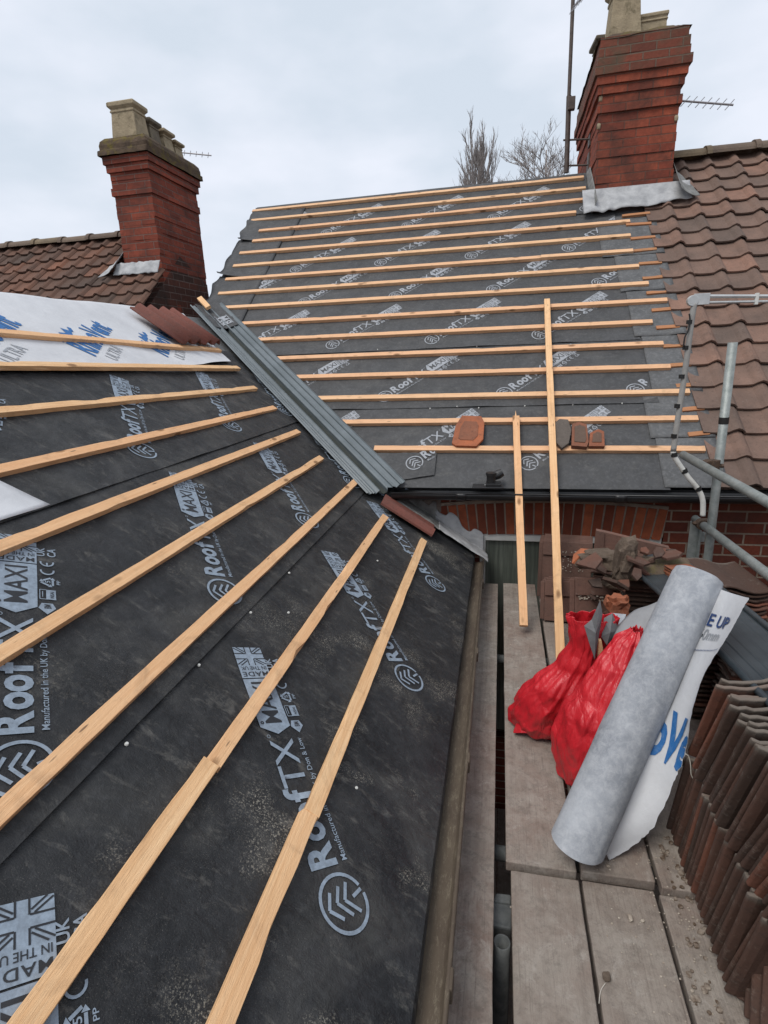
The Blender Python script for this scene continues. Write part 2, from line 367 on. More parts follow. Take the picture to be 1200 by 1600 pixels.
def disp_w(u, v, v0, L, lift=.007):
    t = min(max((v - v0) / L, 0), 1)
    d = lift * (1 - t) ** 2 + .006 * nz3(u * 2.2, v * 2.6, 1.3 + v0) + .0028 * nz3(u * 7, v * 8, 4.4 + v0)
    a = (u * .55 + v * .8) * 6 + 2.5 * nz3(u * 1.1, v * 1.1, 9.0)
    d += .0055 * max(0, math.sin(a)) ** 6 * max(0, nz3(u * 1.3, v * 1.3, 3.3) + .25)
    e = min(u - 0, 9)
    return d + .004
def disp_m(u, v, v0, L, lift=.006):
    t = min(max((v - v0) / L, 0), 1)
    edge = .012 * max(0, nz3(u * 3.1, 0, 7.7 + v0)) * max(0, 1 - (v - v0) / .12)
    return lift * (1 - t) ** 2 + .003 * nz3(u * 2.0, v * 3, 2.1 + v0) + .0015 * nz3(u * 8, v * 7, 5 + v0) + .004 + edge
# ------------------------------------------------------------ printed lettering (2D polygons)
def font_polys(txt, size, bold=0.0, shear=0, space=1.0):
    c = bpy.data.curves.new('t', 'FONT'); c.body = txt; c.size = size; c.offset = bold; c.shear = shear; c.space_character = space
    c.resolution_u = 3
    o = bpy.data.objects.new('t', c); COL.objects.link(o)
    me = bpy.data.meshes.new_from_object(o.evaluated_get(bpy.context.evaluated_depsgraph_get()))
    r = [[(me.vertices[i].co.x, me.vertices[i].co.y) for i in p.vertices] for p in me.polygons]
    bpy.data.objects.remove(o); bpy.data.curves.remove(c); bpy.data.meshes.remove(me); return r
def fit(polys, x0, x1, y0, y1):
    xs = [p[0] for q in polys for p in q]; ys = [p[1] for q in polys for p in q]
    a, b, c, d = min(xs), max(xs), min(ys), max(ys)
    return [[(x0 + (x - a) / (b - a) * (x1 - x0), y0 + (y - c) / (d - c) * (y1 - y0)) for x, y in q] for q in polys]
def seg(x0, y0, x1, y1, w):
    dx, dy = x1 - x0, y1 - y0; l = math.hypot(dx, dy); nx, ny = -dy / l * w / 2, dx / l * w / 2
    return [(x0 + nx, y0 + ny), (x0 - nx, y0 - ny), (x1 - nx, y1 - ny), (x1 + nx, y1 + ny)]
def arc(cx, cy, r, w, a0, a1, n=28):
    o = []
    for i in range(n):
        a, b = a0 + (a1 - a0) * i / n, a0 + (a1 - a0) * (i + 1) / n
        o.append([(cx + (r - w / 2) * math.cos(a), cy + (r - w / 2) * math.sin(a)), (cx + (r + w / 2) * math.cos(a), cy + (r + w / 2) * math.sin(a)),
                  (cx + (r + w / 2) * math.cos(b), cy + (r + w / 2) * math.sin(b)), (cx + (r - w / 2) * math.cos(b), cy + (r - w / 2) * math.sin(b))])
    return o
def rect(x0, y0, x1, y1): return [(x0, y0), (x1, y0), (x1, y1), (x0, y1)]
def make_logo():
    A = []; D = []                       # ink, and dark letters standing on the ink
    A += arc(0, 0, .064, .0085, R(-66), R(276), 36)
    A += [seg(.017, -.060, .006, -.030, .0085)]
    for vx, ux, lx in (((-.007, .047), (.029, .030), (-.033, .016)), ((.003, .020), (.037, .001), (-.031, -.013)), ((.004, -.004), (.041, -.024), (-.029, -.038))):
        A += [seg(*vx, *ux, .0085), seg(*vx, *lx, .0085)]
    A += fit(font_polys('R', 1, .035), .085, .146, -.025, .056)
    A += fit(font_polys('oo', 1, .035), .150, .252, -.026, .036)
    A += fit(font_polys('f', 1, .03), .256, .296, -.025, .062)
    A += fit(font_polys('TX', 1, .005), .298, .445, -.025, .052)
    A += arc(.456, .05, .005, .0015, 0, 6.283, 10)
    # tag: pointed plate carrying the grade name, the flag and the origin line
    A += [[(.462, .015), (.488, -.036), (.668, -.036), (.668, .066), (.488, .066)]]
    A += [rect(.672, -.036, .80, .066)]
    D += fit(font_polys('MAXI', 1, .01), .50, .655, -.012, .044)
    D += arc(.503, .055, .004, .004, 0, 6.283, 8)
    rot = lambda P, x0, x1, y0, y1: [[(x0 + (1 - q[1]) * (x1 - x0), y0 + q[0] * (y1 - y0)) for q in p] for p in fit(P, 0, 1, 0, 1)]
    D += rot(font_polys('MADE', 1, .01, space=1.1), .678, .697, -.030, .060)
    D += rot(font_polys('IN THE UK', 1, .006), .704, .719, -.030, .060)
    fx0, fx1, fy0, fy1 = .724, .80, -.036, .066; cx, cy = (fx0 + fx1) / 2, (fy0 + fy1) / 2
    for sx in (-1, 1):                   # flag: dark fimbriation lines
        D += [seg(cx + sx * .011, fy0, cx + sx * .011, cy - .012, .0035), seg(cx + sx * .011, cy + .012, cx + sx * .011, fy1, .0035)]
        for sy in (-1, 1):
            D += [seg(cx + sx * .011, cy + sy * .011, cx + sx * .038, cy + sy * .011, .0035)]
            D += [seg(cx + sx * .013, cy + sy * .019, cx + sx * .034, cy + sy * .050, .0035), seg(cx + sx * .019, cy + sy * .014, cx + sx * .038, cy + sy * .040, .0035)]
    A += fit(font_polys('Manufactured in the UK by Don & Low', 1, .004), .09, .445, -.062, -.040)
    A += [[(.462, -.060), (.486, -.082), (.505, -.074), (.505, -.046), (.486, -.038)]]     # little house mark
    D += fit(font_polys('BM', 1, .01), .484, .50, -.070, -.052)
    A += [rect(.522, -.083, .560, -.058)] + [seg(.522, -.084, .522, -.042, .002), seg(.522, -.042, .56, -.042, .002), seg(.56, -.042, .56, -.058, .002), seg(.53, -.049, .553, -.049, .002)]
    D += fit(font_polys('NSAI', 1, .01), .527, .553, -.078, -.068)
    for k in range(3):                   # recycling triangle
        a = R(90 + 120 * k); b = R(210 + 120 * k); p = (.594 + .024 * math.cos(a), -.064 + .024 * math.sin(a)); q = (.594 + .024 * math.cos(b), -.064 + .024 * math.sin(b))
        A += [seg(p[0] * .86 + q[0] * .14, p[1] * .86 + q[1] * .14, p[0] * .3 + q[0] * .7, p[1] * .3 + q[1] * .7, .006)]
        m = (p[0] * .27 + q[0] * .73, p[1] * .27 + q[1] * .73); dx, dy = q[0] - p[0], q[1] - p[1]; l = math.hypot(dx, dy); dx /= l; dy /= l
        A += [[(m[0] - dy * .007, m[1] + dx * .007), (m[0] + dy * .007, m[1] - dx * .007), (m[0] + dx * .01, m[1] + dy * .01)]]
    A += fit(font_polys('5', 1, .01), .590, .600, -.070, -.056) + fit(font_polys('PP', 1, .01), .586, .604, -.096, -.086)
    A += arc(.645, -.063, .017, .005, R(80), R(280), 12) + arc(.684, -.063, .017, .005, R(80), R(280), 12) + [seg(.668, -.063, .682, -.063, .005)]
    A += fit(font_polys('UK', 1, .02), .712, .752, -.058, -.036) + fit(font_polys('CA', 1, .02), .712, .752, -.088, -.064)
    return A, D
LOGO_A, LOGO_D = make_logo()
def place_print(mb, polys, pos, ang, scale, u2p, ulim, vlim, mi, off, cell=.05, region=None):
    """conform flat polygons to a sheet: cut on a grid, clip to limits, map through u2p(u, v, off)"""
    ca, sa = math.cos(ang) * scale, math.sin(ang) * scale
    bm = bmesh.new()
    for q in polys:
        vs = [bm.verts.new((pos[0] + x * ca - y * sa, pos[1] + x * sa + y * ca, 0)) for x, y in q]
        try: bm.faces.new(vs)
        except ValueError: pass
    us = [v.co.x for v in bm.verts]; vv = [v.co.y for v in bm.verts]
    def cut(co, no, clear=False):
        bmesh.ops.bisect_plane(bm, geom=bm.verts[:] + bm.edges[:] + bm.faces[:], plane_co=co, plane_no=no, clear_outer=clear, clear_inner=False)
    if max(us) > ulim[1]: cut((ulim[1], 0, 0), (1, 0, 0), True)
    if min(us) < ulim[0]: cut((ulim[0], 0, 0), (-1, 0, 0), True)
    if max(vv) > vlim[1]: cut((0, vlim[1], 0), (0, 1, 0), True)
    if min(vv) < vlim[0]: cut((0, vlim[0], 0), (0, -1, 0), True)
    if bm.verts:
        us = [v.co.x for v in bm.verts]; vv = [v.co.y for v in bm.verts]
        for k in range(int(min(us) / cell) - 1, int(max(us) / cell) + 2): cut((k * cell, 0, 0), (1, 0, 0))
        for k in range(int(min(vv) / cell) - 1, int(max(vv) / cell) + 2): cut((0, k * cell, 0), (0, 1, 0))
        idx = {}; vs = []; fs = []
        for f in bm.faces:
            c = f.calc_center_median()
            if region and not region(c.x, c.y): continue
            ff = []
            for v in f.verts:
                if v.index not in idx or True:
                    key = (round(v.co.x, 6), round(v.co.y, 6))
                    if key not in idx: idx[key] = len(vs); vs.append(u2p(v.co.x, v.co.y, off))
                    ff.append(idx[key])
            if len(set(ff)) > 2: fs.append(list(dict.fromkeys(ff)))
        mb.add(vs, fs, mi)
    bm.free()
def place_logo(mb, pos, ang, scale, u2p, ulim, vlim, mi, region=None, cell=.05):
    place_print(mb, LOGO_A, pos, ang, scale, u2p, ulim, vlim, mi[0], .0028, cell, region)
    place_print(mb, LOGO_D, pos, ang, scale, u2p, ulim, vlim, mi[1], .0036, cell, region)
INKD = m_simple('dark_ink', (.02, .022, .026), (.035, .036, .04), 10, .6, 0, .3, 0)
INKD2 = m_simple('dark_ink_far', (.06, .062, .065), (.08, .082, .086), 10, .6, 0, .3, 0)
# ============================================================ SETTING
gm = MB(); gm.box((0, 0, -6.75), (1, 1, .5)); gm.v = [Vector((p.x * 1600, p.y * 1600, p.z)) for p in gm.v]
tag(gm.build('ground', CONC), kind='structure')
# ============================================================ rear wing (left roof)
BAT_W, BAT_T = .044, .025
def batten_mesh(A, B, n, w, t, seed, nick=.004, taper=0):
    """a sawn timber from A to B lying on a plane with normal n; local X runs along it"""
    A, B = Vector(A), Vector(B); d = (B - A); Ln = d.length; d.normalize(); y = n.cross(d).normalized()
    rnd = random.Random(seed); N = max(4, int(Ln / .07)); vs = []; fs = []
    off = [rnd.uniform(0, 9) for _ in range(4)]
    for i in range(N + 1):
        x = Ln * i / N
        bow = .003 * noise.noise(Vector((x * .8, seed, 0)))
        for k, (sy, sz) in enumerate(((-1, 0), (1, 0), (1, 1), (-1, 1))):
            ch = max(0, noise.noise(Vector((x * 6, off[k], seed))) - .28) * nick * 6 if sz else 0
            vs.append(Vector((x, sy * (w / 2 - ch) + bow + .0008 * rnd.uniform(-1, 1), sz * t - ch * .35 * sz)))
    for i in range(N):
        for k in range(4): fs.append((i * 4 + k, i * 4 + (k + 1) % 4, (i + 1) * 4 + (k + 1) % 4, (i + 1) * 4 + k))
    fs += [(3, 2, 1, 0), tuple(N * 4 + k for k in range(4))]
    W = Matrix.Identity(4)
    for i in range(3): W[i][0] = d[i]; W[i][1] = y[i]; W[i][2] = n[i]; W[i][3] = A[i]
    mb = MB(); mb.add([W @ p for p in vs], fs); return mb, W
def batten(name, A, B, n, mat, parent=None, w=BAT_W, t=BAT_T, seed=1, nick=.004):
    mb, W = batten_mesh(A, B, n, w, t, seed, nick)
    return mb.build(name, mat, parent, Mw=W, bevel=.0012)

wing = thing('rear_wing_house', (-3, 1, -6.5), 'lower rear wing of the house on the left, roof in black printed membrane', 'building')
wl = MB(); wl.bx(-5.35, -.33, -1.6, 3.74, -6.5, -1.42)
wl.build('wall', BRKW, wing)
dk = MB()                                     # timber deck below the sheets, both slopes
def deckp(u, v, h): return WING.P(u, v, h)
nV = 24
for j in range(nV):
    v0, v1 = .0 + VR * j / nV, VR * (j + 1) / nV
    dk.add([deckp(-1.5, v0, -.012), deckp(wing_end(v0), v0, -.012), deckp(wing_end(v1), v1, -.012), deckp(-1.5, v1, -.012)], [(0, 1, 2, 3)])
rdg = WING.P(0, VR, -.012)
dk.add([(rdg.x, -1.5, rdg.z), (rdg.x, 5.3, rdg.z), (rdg.x - 2.65, 5.3, rdg.z - 1.79), (rdg.x - 2.65, -1.5, rdg.z - 1.79)], [(0, 1, 2, 3)])
gz = rdg.z
dk.add([(-.19, -1.5, -1.37), (rdg.x, -1.5, rdg.z), (rdg.x - 2.65, -1.5, rdg.z - 1.79)], [(0, 1, 2)])
dk.build('roof_deck', OLDM, wing, fix=False)
LAPW = [(-.03, .93), (.845, 1.70), (1.60, 2.60)]
def wing_fn(v0, L, h0=0):
    def P(u, v, off=0): return WING.P(u, v, disp_w(u, v, v0, L) + off + h0)
    return P
wfs = [wing_fn(a, b - a, .0) for a, b in LAPW]
for k, (v0, v1) in enumerate(LAPW):
    mb = MB(); fn = wfs[k]; nv = int((v1 - v0) / .035)
    def g(s, t, v0=v0, v1=v1, fn=fn):
        v = v0 + (v1 - v0) * t; return fn(-1.0 + (wing_end(v) + 1.0 - (.02 if k else 0)) * s, v)
    mb.grid(g, 130, nv)
    if k == 0:                                # the bottom edge turns down into the gutter
        mb.grid(lambda s, t: WING.P(-1.0 + 4.73 * s, -.03 - .03 * t, disp_w(-1 + 4.73 * s, -.03, v0, 1) - .035 * t * t - .01 * t + .004 * nz3(s * 30, t, 3)), 130, 4)
    nxt = LAPW[k + 1][0] if k < 2 else 2.45
    ul, vl = (-.95, 3.70), (v0 + .002, nxt + .012)
    rows = {0: [(.932 + .943 * i, .187) for i in (0, 1, 2)], 1: [(.772 + .9 * i, .959) for i in (-1, 0, 1, 2, 3)],
            2: [(2.222 + .885 * i, 1.741) for i in (-2, -1, 0, 1, 2)]}[k]
    reg = (lambda u, v: u < wing_end(v) - .06)
    for p in rows: place_logo(mb, p, R(45), 1.0, lambda u, v, o, fn=fn: fn(u, v, o), (-.9, 5.2), vl, (1, 2), reg)
    if k == 0:                                # tail of the print of a neighbouring row, near the bottom left
        place_logo(mb, (.035, .195), R(45), 1.0, lambda u, v, o, fn=fn: fn(u, v, o), (-.9, 5.2), vl, (1, 2), reg)
    if k == 1: place_logo(mb, (3.75, .985), R(-115), 1.0, lambda u, v, o, fn=fn: fn(u, v, o), (3.2, 5.2), vl, (1, 2), lambda u, v: u < wing_end(v) - .03)
    o = mb.build('roof_membrane', [MEM, PRN, INKD], wing, smooth=True, fix=False)
# white membrane over the ridge
def wht(u, v, off=0):
    h = .020 + .012 * nz3(u * 1.6, v * 2, 6.1) + .004 * nz3(u * 6, v * 5, 3) + .012 * max(0, nz3(u * 4.2, 0, 2.2)) * max(0, 1 - (v - 2.40) / .2)
    h += .004 * math.sin((u * .4 - v * .9) * 9 + 3 * nz3(u, v, 1))
    if v <= VR: return WING.P(u, v, h + off)
    p = WING.P(u, VR, h + off); d = v - VR; return p + Vector((-d * math.cos(PW), 0, -d * math.sin(PW) - .02 * d))
def wedge(v): return 2.40 + .0
mb = MB(); nU = 150
def wg(s, t):
    v = 2.40 + (VR + .4 - 2.40) * t
    ue = (4.22 + (v - 2.33) * .62) if v < VR else 4.78 - (v - VR) * .3
    u = -1 + (ue + 1) * s
    return wht(u, v + (.02 * nz3(u * 3, 0, 8.8)) * (1 - t))
mb.grid(wg, nU, 44)
blue = fit(font_polys('RhinoVent', 1, .03, shear=.15), 0, .80, 0, .20)
grey = fit(font_polys('ULTRA', 1, .0), .10, .40, -.13, -.04)
rh = [seg(.02, .22, .10, .235, .02), [(.12, .20), (.17, .28), (.22, .24), (.27, .29), (.30, .22), (.24, .20)], seg(.30, .22, .36, .25, .03)]
for (uu, vv) in ((2.80, 2.50), (3.52, 2.50), (2.08, 2.50), (1.36, 2.50), (.6, 2.5)):
    lim = (-.9, 4.20 if uu > 3 else 4.5)
    place_print(mb, blue + rh, (uu, vv), R(31), .8, lambda u, v, o: wht(u, v, o), lim, (2.43, VR - .01), 1, .003)
    place_print(mb, grey, (uu, vv), R(31), .8, lambda u, v, o: wht(u, v, o), lim, (2.43, VR - .01), 2, .003)
mb.build('ridge_membrane', [WHT, BLUE, PRN2], wing, smooth=True, fix=False)
# battens of the wing: pixel ends in the photo, laid on the roof plane
WB = [((350, 1600), (663, 843)), ((45, 1600), (603, 806)), ((0, 1270), (563, 745)), ((0, 1020), (503, 714)), ((0, 852), (467, 673)),
      ((0, 732), (430, 636)), ((0, 640), (400, 605)), ((0, 572), (372, 576)), ((0, 521), (343, 548))]
for i, (a, b) in enumerate(WB):
    A = WING.px(*a, h=.03); B = WING.px(*b, h=.03)
    A = (A[0], A[1]); k = (B[1] - A[1]) / (B[0] - A[0]); u0 = -.6; vA = A[1] + (u0 - A[0]) * k
    h = .006 if i < 7 else .02
    if i in (0, 1):                           # two lengths lapping side by side
        us = {0: 1.02, 1: .98}[i]; vs_ = A[1] + (us - A[0]) * k
        batten('batten', WING.P(u0, vA + .004, h), WING.P(us + .05, vs_ + .004, h), WING.n, WOOD, wing, w=.047, seed=50 + i, nick=.006)
        batten('batten', WING.P(us + .0495, vs_ - .003, h + .001), WING.P(B[0], B[1], h), WING.n, WOOD, wing, w=.0435, seed=60 + i, nick=.005)
    else:
        batten('batten', WING.P(u0, vA, h), WING.P(B[0], B[1], h), WING.n, WOOD, wing, w=.042, seed=i, nick=.0035)
# nails in the wing sheets
for x, y in ((198, 1162), (311, 1039), (392, 957), (452, 895), (137, 764), (225, 735), (295, 713), (557, 1231), (591, 1078), (590, 876), (451, 957)):
    u, v = WING.px(x, y, .008); nb = MB(); nb.tube([WING.P(u, v, .006), WING.P(u, v, .0105)], [.0055, .004], 8)
    nb.build('nail', TUBW, wing)
# gutter of the wing
gb = MB(); gy0, gy1 = -1.2, 3.62
def gut(s, t):
    a = math.pi * t; Y = gy0 + (gy1 - gy0) * s
    return Vector((-.148 - .056 * math.cos(a), Y, -1.375 - .052 * math.sin(a) + .002 * nz3(Y * 4, t, 1)))
gb.grid(gut, 60, 14)
gut_o = gb.build('gutter', GUTM, wing, smooth=True, solid=.004)
lp = MB(); lp.tube([(-.092, gy0, -1.372), (-.092, gy1, -1.372)], .0065, 8); lp.build('gutter_lip', GUTM, gut_o, smooth=True)
fl = MB()                                      # silt and lichen lying in the gutter
fl.grid(lambda s, t: Vector((-.19 + .085 * t, gy0 + (gy1 - gy0) * s, -1.405 - .006 * math.sin(t * 3.1) + .005 * nz3(s * 30, t * 3, 2) + .002 * nz3(s * 140, t * 9, 5))), 240, 8)
fl.build('silt', GUTM, gut_o, smooth=True)
fas = MB(); fas.bx(-.33, -.215, -1.3, 3.7, -1.52, -1.40); fas.build('fascia', GUTM, wing)
for yy in (3.2, 2.35, 1.62, .9):
    b_ = MB(); b_.box((-.088, yy, -1.392), (.014, .05, .05)); b_.build('gutter_bracket', GUTM, gut_o, bevel=.004)
# white scrap of membrane lying at the left
mb = MB()
def scr(s, t):
    pts = [(.70, 1.62), (1.40, 1.612), (1.525, 1.60), (1.50, 1.835), (.70, 1.86)]
    u = .6 + s * (.93 - .07 * t); v = 1.605 + .225 * t - .03 * s * t
    if s > .9: u -= 0
    return WING.P(u, v, .016 + .006 * nz3(u * 7, v * 7, 1) + .012 * max(0, s - .85) * 6 * t)
mb.grid(scr, 30, 10)
tag(mb.build('membrane_offcut', WHT, smooth=True, solid=.001), 'pale grey offcut of roofing membrane lying flat on the black sheet at the left edge', 'membrane offcut')

# ============================================================ main house (far roof)
house = thing('terraced_house', (-.8, 6.9, -6.5), 'middle house, its long roof slope stripped to printed membrane and new battens', 'house')
wa = MB()
wa.bx(-2.85, -.42, 3.76, 3.98, -6.5, -.93); wa.bx(-.42, 1.09, 3.76, 3.98, -1.04, -.93)
wa.bx(1.09, 1.33, 3.76, 3.98, -6.5, -.93); wa.bx(-.42, -.115, 3.76, 3.98, -6.5, -1.04); wa.bx(-.115, 1.09, 3.76, 3.98, -6.5, -3.0)
wa.prism([(-2.86, 3.8, -6.5), (-2.86, 9.9, -6.5), (-2.86, 9.9, -1.0), (-2.86, 6.86, 1.62), (-2.86, 3.8, -1.0)], (.2, 0, 0))
wa.bx(-2.85, 1.33, 9.7, 9.9, -6.5, -1.0)
wa.build('wall', BRKW, house)
ab = MB()                                      # soldier arch over the window, brick by brick
nb_ = 23
for i in range(nb_):
    t = (i + .5) / nb_; X = -.405 + 1.49 * t; c = (t - .5) * 2
    top = -1.005 - .035 * c * c; bot = -1.235 - .018 * c * c
    ab.box((X, 3.762 + random.uniform(-.002, .002), (top + bot) / 2), (.0545, .05, top - bot), rot=rotm(y=c * .16), tint=random.random(), jit=.0015)
ab.build('brick_arch', ARCH, house, bevel=.002)
mo = MB(); mo.prism([(-.43, 3.7415, -1.02), (-.05, 3.7415, -.985), (.7, 3.7415, -.985), (1.10, 3.7415, -1.02), (1.08, 3.7415, -1.235), (-.40, 3.7415, -1.235)], (0, .02, 0)); mo.build('mortar_bed', m_mossy('old_mortar', (.3, .25, .2), (.2, .16, .13), (.12, .1, .09)), house)
wf = MB(); wf.bx(-.125, 1.08, 3.752, 3.80, -1.292, -1.24); wf.bx(-.125, -.085, 3.752, 3.80, -2.9, -1.292); wf.bx(1.04, 1.08, 3.752, 3.80, -2.9, -1.292); wf.bx(.46, .50, 3.76, 3.80, -2.9, -1.292)
wfo = wf.build('window_frame', WFRM, house, bevel=.003)
wg_ = MB(); wg_.bx(-.085, 1.04, 3.785, 3.79, -2.9, -1.292); wg_.build('pane', GLAS, wfo)
# deck + back slope
dk = MB(); N = 20
for j in range(N):
    v0, v1 = VRM * j / N, VRM * (j + 1) / N
    a0, a1 = main_start(v0) if v0 > .05 else -.8, main_start(v1)
    dk.add([MAIN.P(a0, v0, -.015), MAIN.P(1.35, v0, -.015), MAIN.P(1.35, v1, -.015), MAIN.P(a1, v1, -.015)], [(0, 1, 2, 3)])
t_ = MAIN.P(0, VRM, -.015)
dk.add([(-2.93, t_.y, t_.z), (1.35, t_.y, t_.z), (1.35, t_.y + 3.3, t_.z - 2.75), (-2.93, t_.y + 3.3, t_.z - 2.75)], [(0, 1, 2, 3)])
dk.build('roof_deck', OLDM, house, fix=False)
LAPM = [(-.035, .82), (.735, 1.52), (1.43, 2.23), (2.14, 2.74), (2.65, 3.45), (3.36, 4.2)]
XR = 1.06
for k, (v0, v1) in enumerate(LAPM):
    mb = MB(); L_ = v1 - v0
    def P(u, v, o=0, v0=v0, L_=L_): return MAIN.P(u, v, disp_m(u, v, v0, L_) + o)
    def g(s, t, v0=v0, v1=v1, P=P):
        v = v0 + (v1 - v0) * t; a = main_start(v) if v > .03 else -.82
        b = XR + .04 * (k % 2) + .01 * nz3(v * 4, k, 2)
        if v > 3.5: b = min(b, .90)
        return P(a + (b - a) * s, v)
    mb.grid(g, 110, int(L_ / .04))
    nxt = LAPM[k + 1][0] if k < 5 else 4.15
    row = [(.184, .20, .922), (.872, -.90, .93), (1.545, -1.465, .885), (2.21, -.98, .9), (2.78, -1.2, .9), (3.45, -1.0, .9)][k]
    for i in range(-3, 4):
        x = row[1] + row[2] * i
        if -2.9 < x < 1.2: place_logo(mb, (x, row[0]), R(42), .93, P, (-2.85, XR - .01), (v0 + .004, nxt + .01), (1, 2), lambda u, v: u > main_start(v) + .1, .07)
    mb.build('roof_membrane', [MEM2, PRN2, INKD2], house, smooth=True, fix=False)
# old grey underlay strip along the tiles, with curled laps
for k, (a, b) in enumerate(((-.02, .42), (.40, .86), (.84, 1.5), (1.46, 2.1), (2.05, 2.62), (2.58, 3.2))):
    mb = MB()
    def g(s, t, a=a, b=b, k=k):
        v = a + (b - a) * t; x0 = (1.03, 1.0, 1.07, 1.02, .98, .88)[k]; X = x0 + (1.40 - x0) * s
        curl = .022 * max(0, nz3(X * 7, 0, 4 + k)) * (1 - t) ** 6
        return MAIN.P(X, v, .010 + .004 * (1 - t) + curl + .003 * nz3(X * 9, v * 7, k))
    mb.grid(g, 12, 14); mb.build('old_underlay', OLDM, house, smooth=True, solid=.0015)
# verge strips at the left edge, lifted and curled
for k, (a, b, x1) in enumerate(((1.75, 2.72, -2.46), (2.70, 3.42, -2.42), (3.38, 4.12, -2.30))):
    mb = MB()
    def g(s, t, a=a, b=b, x1=x1, k=k):
        v = a + (b - a) * t; x0 = -2.97 - .02 * nz3(v * 5, k, 0); x1 = x1 + .03 * t; X = x0 + (x1 - x0) * s
        ms = max(main_start(v) - .0, x0); X = max(X, ms)
        e = (1 - s) ** 3
        return MAIN.P(X + .05 * e * nz3(v * 6, 1, k), v, .014 + e * (.02 + .07 * max(0, nz3(v * 5, 2.5, k))) + .05 * (1 - t) ** 10 * e)
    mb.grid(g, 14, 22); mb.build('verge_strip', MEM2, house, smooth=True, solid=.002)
for (x, y, q) in ():  # curled ends of membrane at the verge
    u, v = MAIN.px(x, y, .03); mb = MB()
    mb.grid(lambda s, t: MAIN.P(u + .02 + .25 * s, v + .02 * math.cos(t * 5) * (1 - s) + .05 * t * s, .03 + .035 * math.sin(t * 4.2) * (1 - s) ** .7 + .01 * nz3(s * 6, t * 3, q)), 16, 12)
    mb.build('membrane_curl', MEM2, house, smooth=True, solid=.002)
# loose lower flap beside the valley
mb = MB(); mb.grid(lambda s, t: MAIN.P(-.93 + .49 * s, -.03 + .10 * s + (.30 - .10 * s) * t, .022 + .006 * nz3(s * 4, t * 3, 1)), 16, 10)
place_logo(mb, (-.59, .175), R(40), .93, lambda u, v, o: MAIN.P(u, v, .024 + .006 * nz3((u + .93) / .49 * 4, 1, 1) + o), (-.9, -.45), (.08, .30), (1, 2), None, .07)
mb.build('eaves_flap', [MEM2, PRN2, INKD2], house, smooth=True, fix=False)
# battens of the main roof
LB = [(395, 331), (393, 346), (405, 362), (395, 378), (375, 397), (365, 417), (353, 438), (342, 460), (334, 483), (362, 508), (388, 533), (422, 562), (455, 591), (490, 624), (535, 661), (585, 702)]
RB = [(912, 278), (915, 295), (922, 312), (900, 333), (984, 347), (985, 369), (989, 393), (998, 417), (1013, 444), (1042, 470), (1019, 504), (1036, 538), (1047, 574), (1077, 613), (1090, 655), (1101, 703)]
for i, (a, b) in enumerate(zip(LB, RB)):
    A = MAIN.px(*a, h=.02); B = MAIN.px(*b, h=.02)
    if i == 6:
        u2 = A[0] + (B[0] - A[0]) * .80; v2 = A[1] + (B[1] - A[1]) * .80
        batten('batten', MAIN.P(A[0], A[1], .006), MAIN.P(u2, v2 - .004, .006), MAIN.n, WOODF, house, w=.044, t=.031, seed=100 + i, nick=.002)
        batten('batten', MAIN.P(u2 + .002, v2 + .004, .006), MAIN.P(B[0], B[1], .006), MAIN.n, WOODF, house, w=.044, t=.031, seed=140 + i, nick=.002)
    else:
        batten('batten', MAIN.P(A[0], A[1], .006), MAIN.P(B[0], B[1], .006), MAIN.n, WOODF, house, w=.044, t=.031, seed=100 + i, nick=.002)
ST = [((972, 338), (1010, 334)), ((978, 352), (1012, 350)), ((985, 374), (1018, 371)), ((990, 393), (1020, 390)), ((998, 413), (1028, 411)), ((1004, 436), (1034, 433)), ((1010, 459), (1042, 456)), ((1018, 486), (1048, 483)),
      ((1025, 513), (1055, 511)), ((1036, 542), (1064, 540)), ((1047, 572), (1072, 570)), ((1056, 604), (1080, 602)), ((1065, 641), (1092, 638)), ((1075, 680), (1100, 677))]
for i, (a, b) in enumerate(ST):
    A = MAIN.px(*a, h=.015); B = MAIN.px(*b, h=.015)
    batten('batten_stub', MAIN.P(A[0], A[1], .004), MAIN.P(B[0] + .03, B[1], .004), MAIN.n, WOODO, house, w=.036, t=.022, seed=200 + i, nick=.004)
for x, y in ((714, 635), (820, 634), (895, 632), (972, 630), (748, 637), (672, 638), (590, 546), (745, 541)):
    u, v = MAIN.px(x, y, .01); nb = MB(); nb.tube([MAIN.P(u, v, .006), MAIN.P(u, v, .012)], [.006, .004], 8); nb.build('nail', TUBW, house)
# black gutter of the main house
def halfgutter(mb, x0, x1, yc, zc, r):
    mb.grid(lambda s, t: Vector((x0 + (x1 - x0) * s, yc - r * math.cos(math.pi * t), zc - r * .95 * math.sin(math.pi * t) ** .8)), 24, 14)
gb = MB(); halfgutter(gb, -.72, 4.9, 3.585, -.895, .058); g1 = gb.build('gutter', BLK, house, smooth=True, solid=.003)
for X in (-.28, .72):
    c_ = MB(); c_.grid(lambda s, t: Vector((X + .07 * s, 3.585 - .063 * math.cos(math.pi * t), -.893 - .061 * math.sin(math.pi * t) ** .8)), 3, 14); c_.build('gutter_union', BLK, g1, smooth=True, solid=.003)
lp = MB(); lp.tube([(-.72, 3.527, -.893), (4.9, 3.527, -.893)], .005, 8); lp.build('gutter_lip', BLK, g1, smooth=True)
fa = MB(); fa.bx(-.72, 4.9, 3.66, 3.757, -1.0 + .05, -.885); fa.build('fascia', BLK, house)

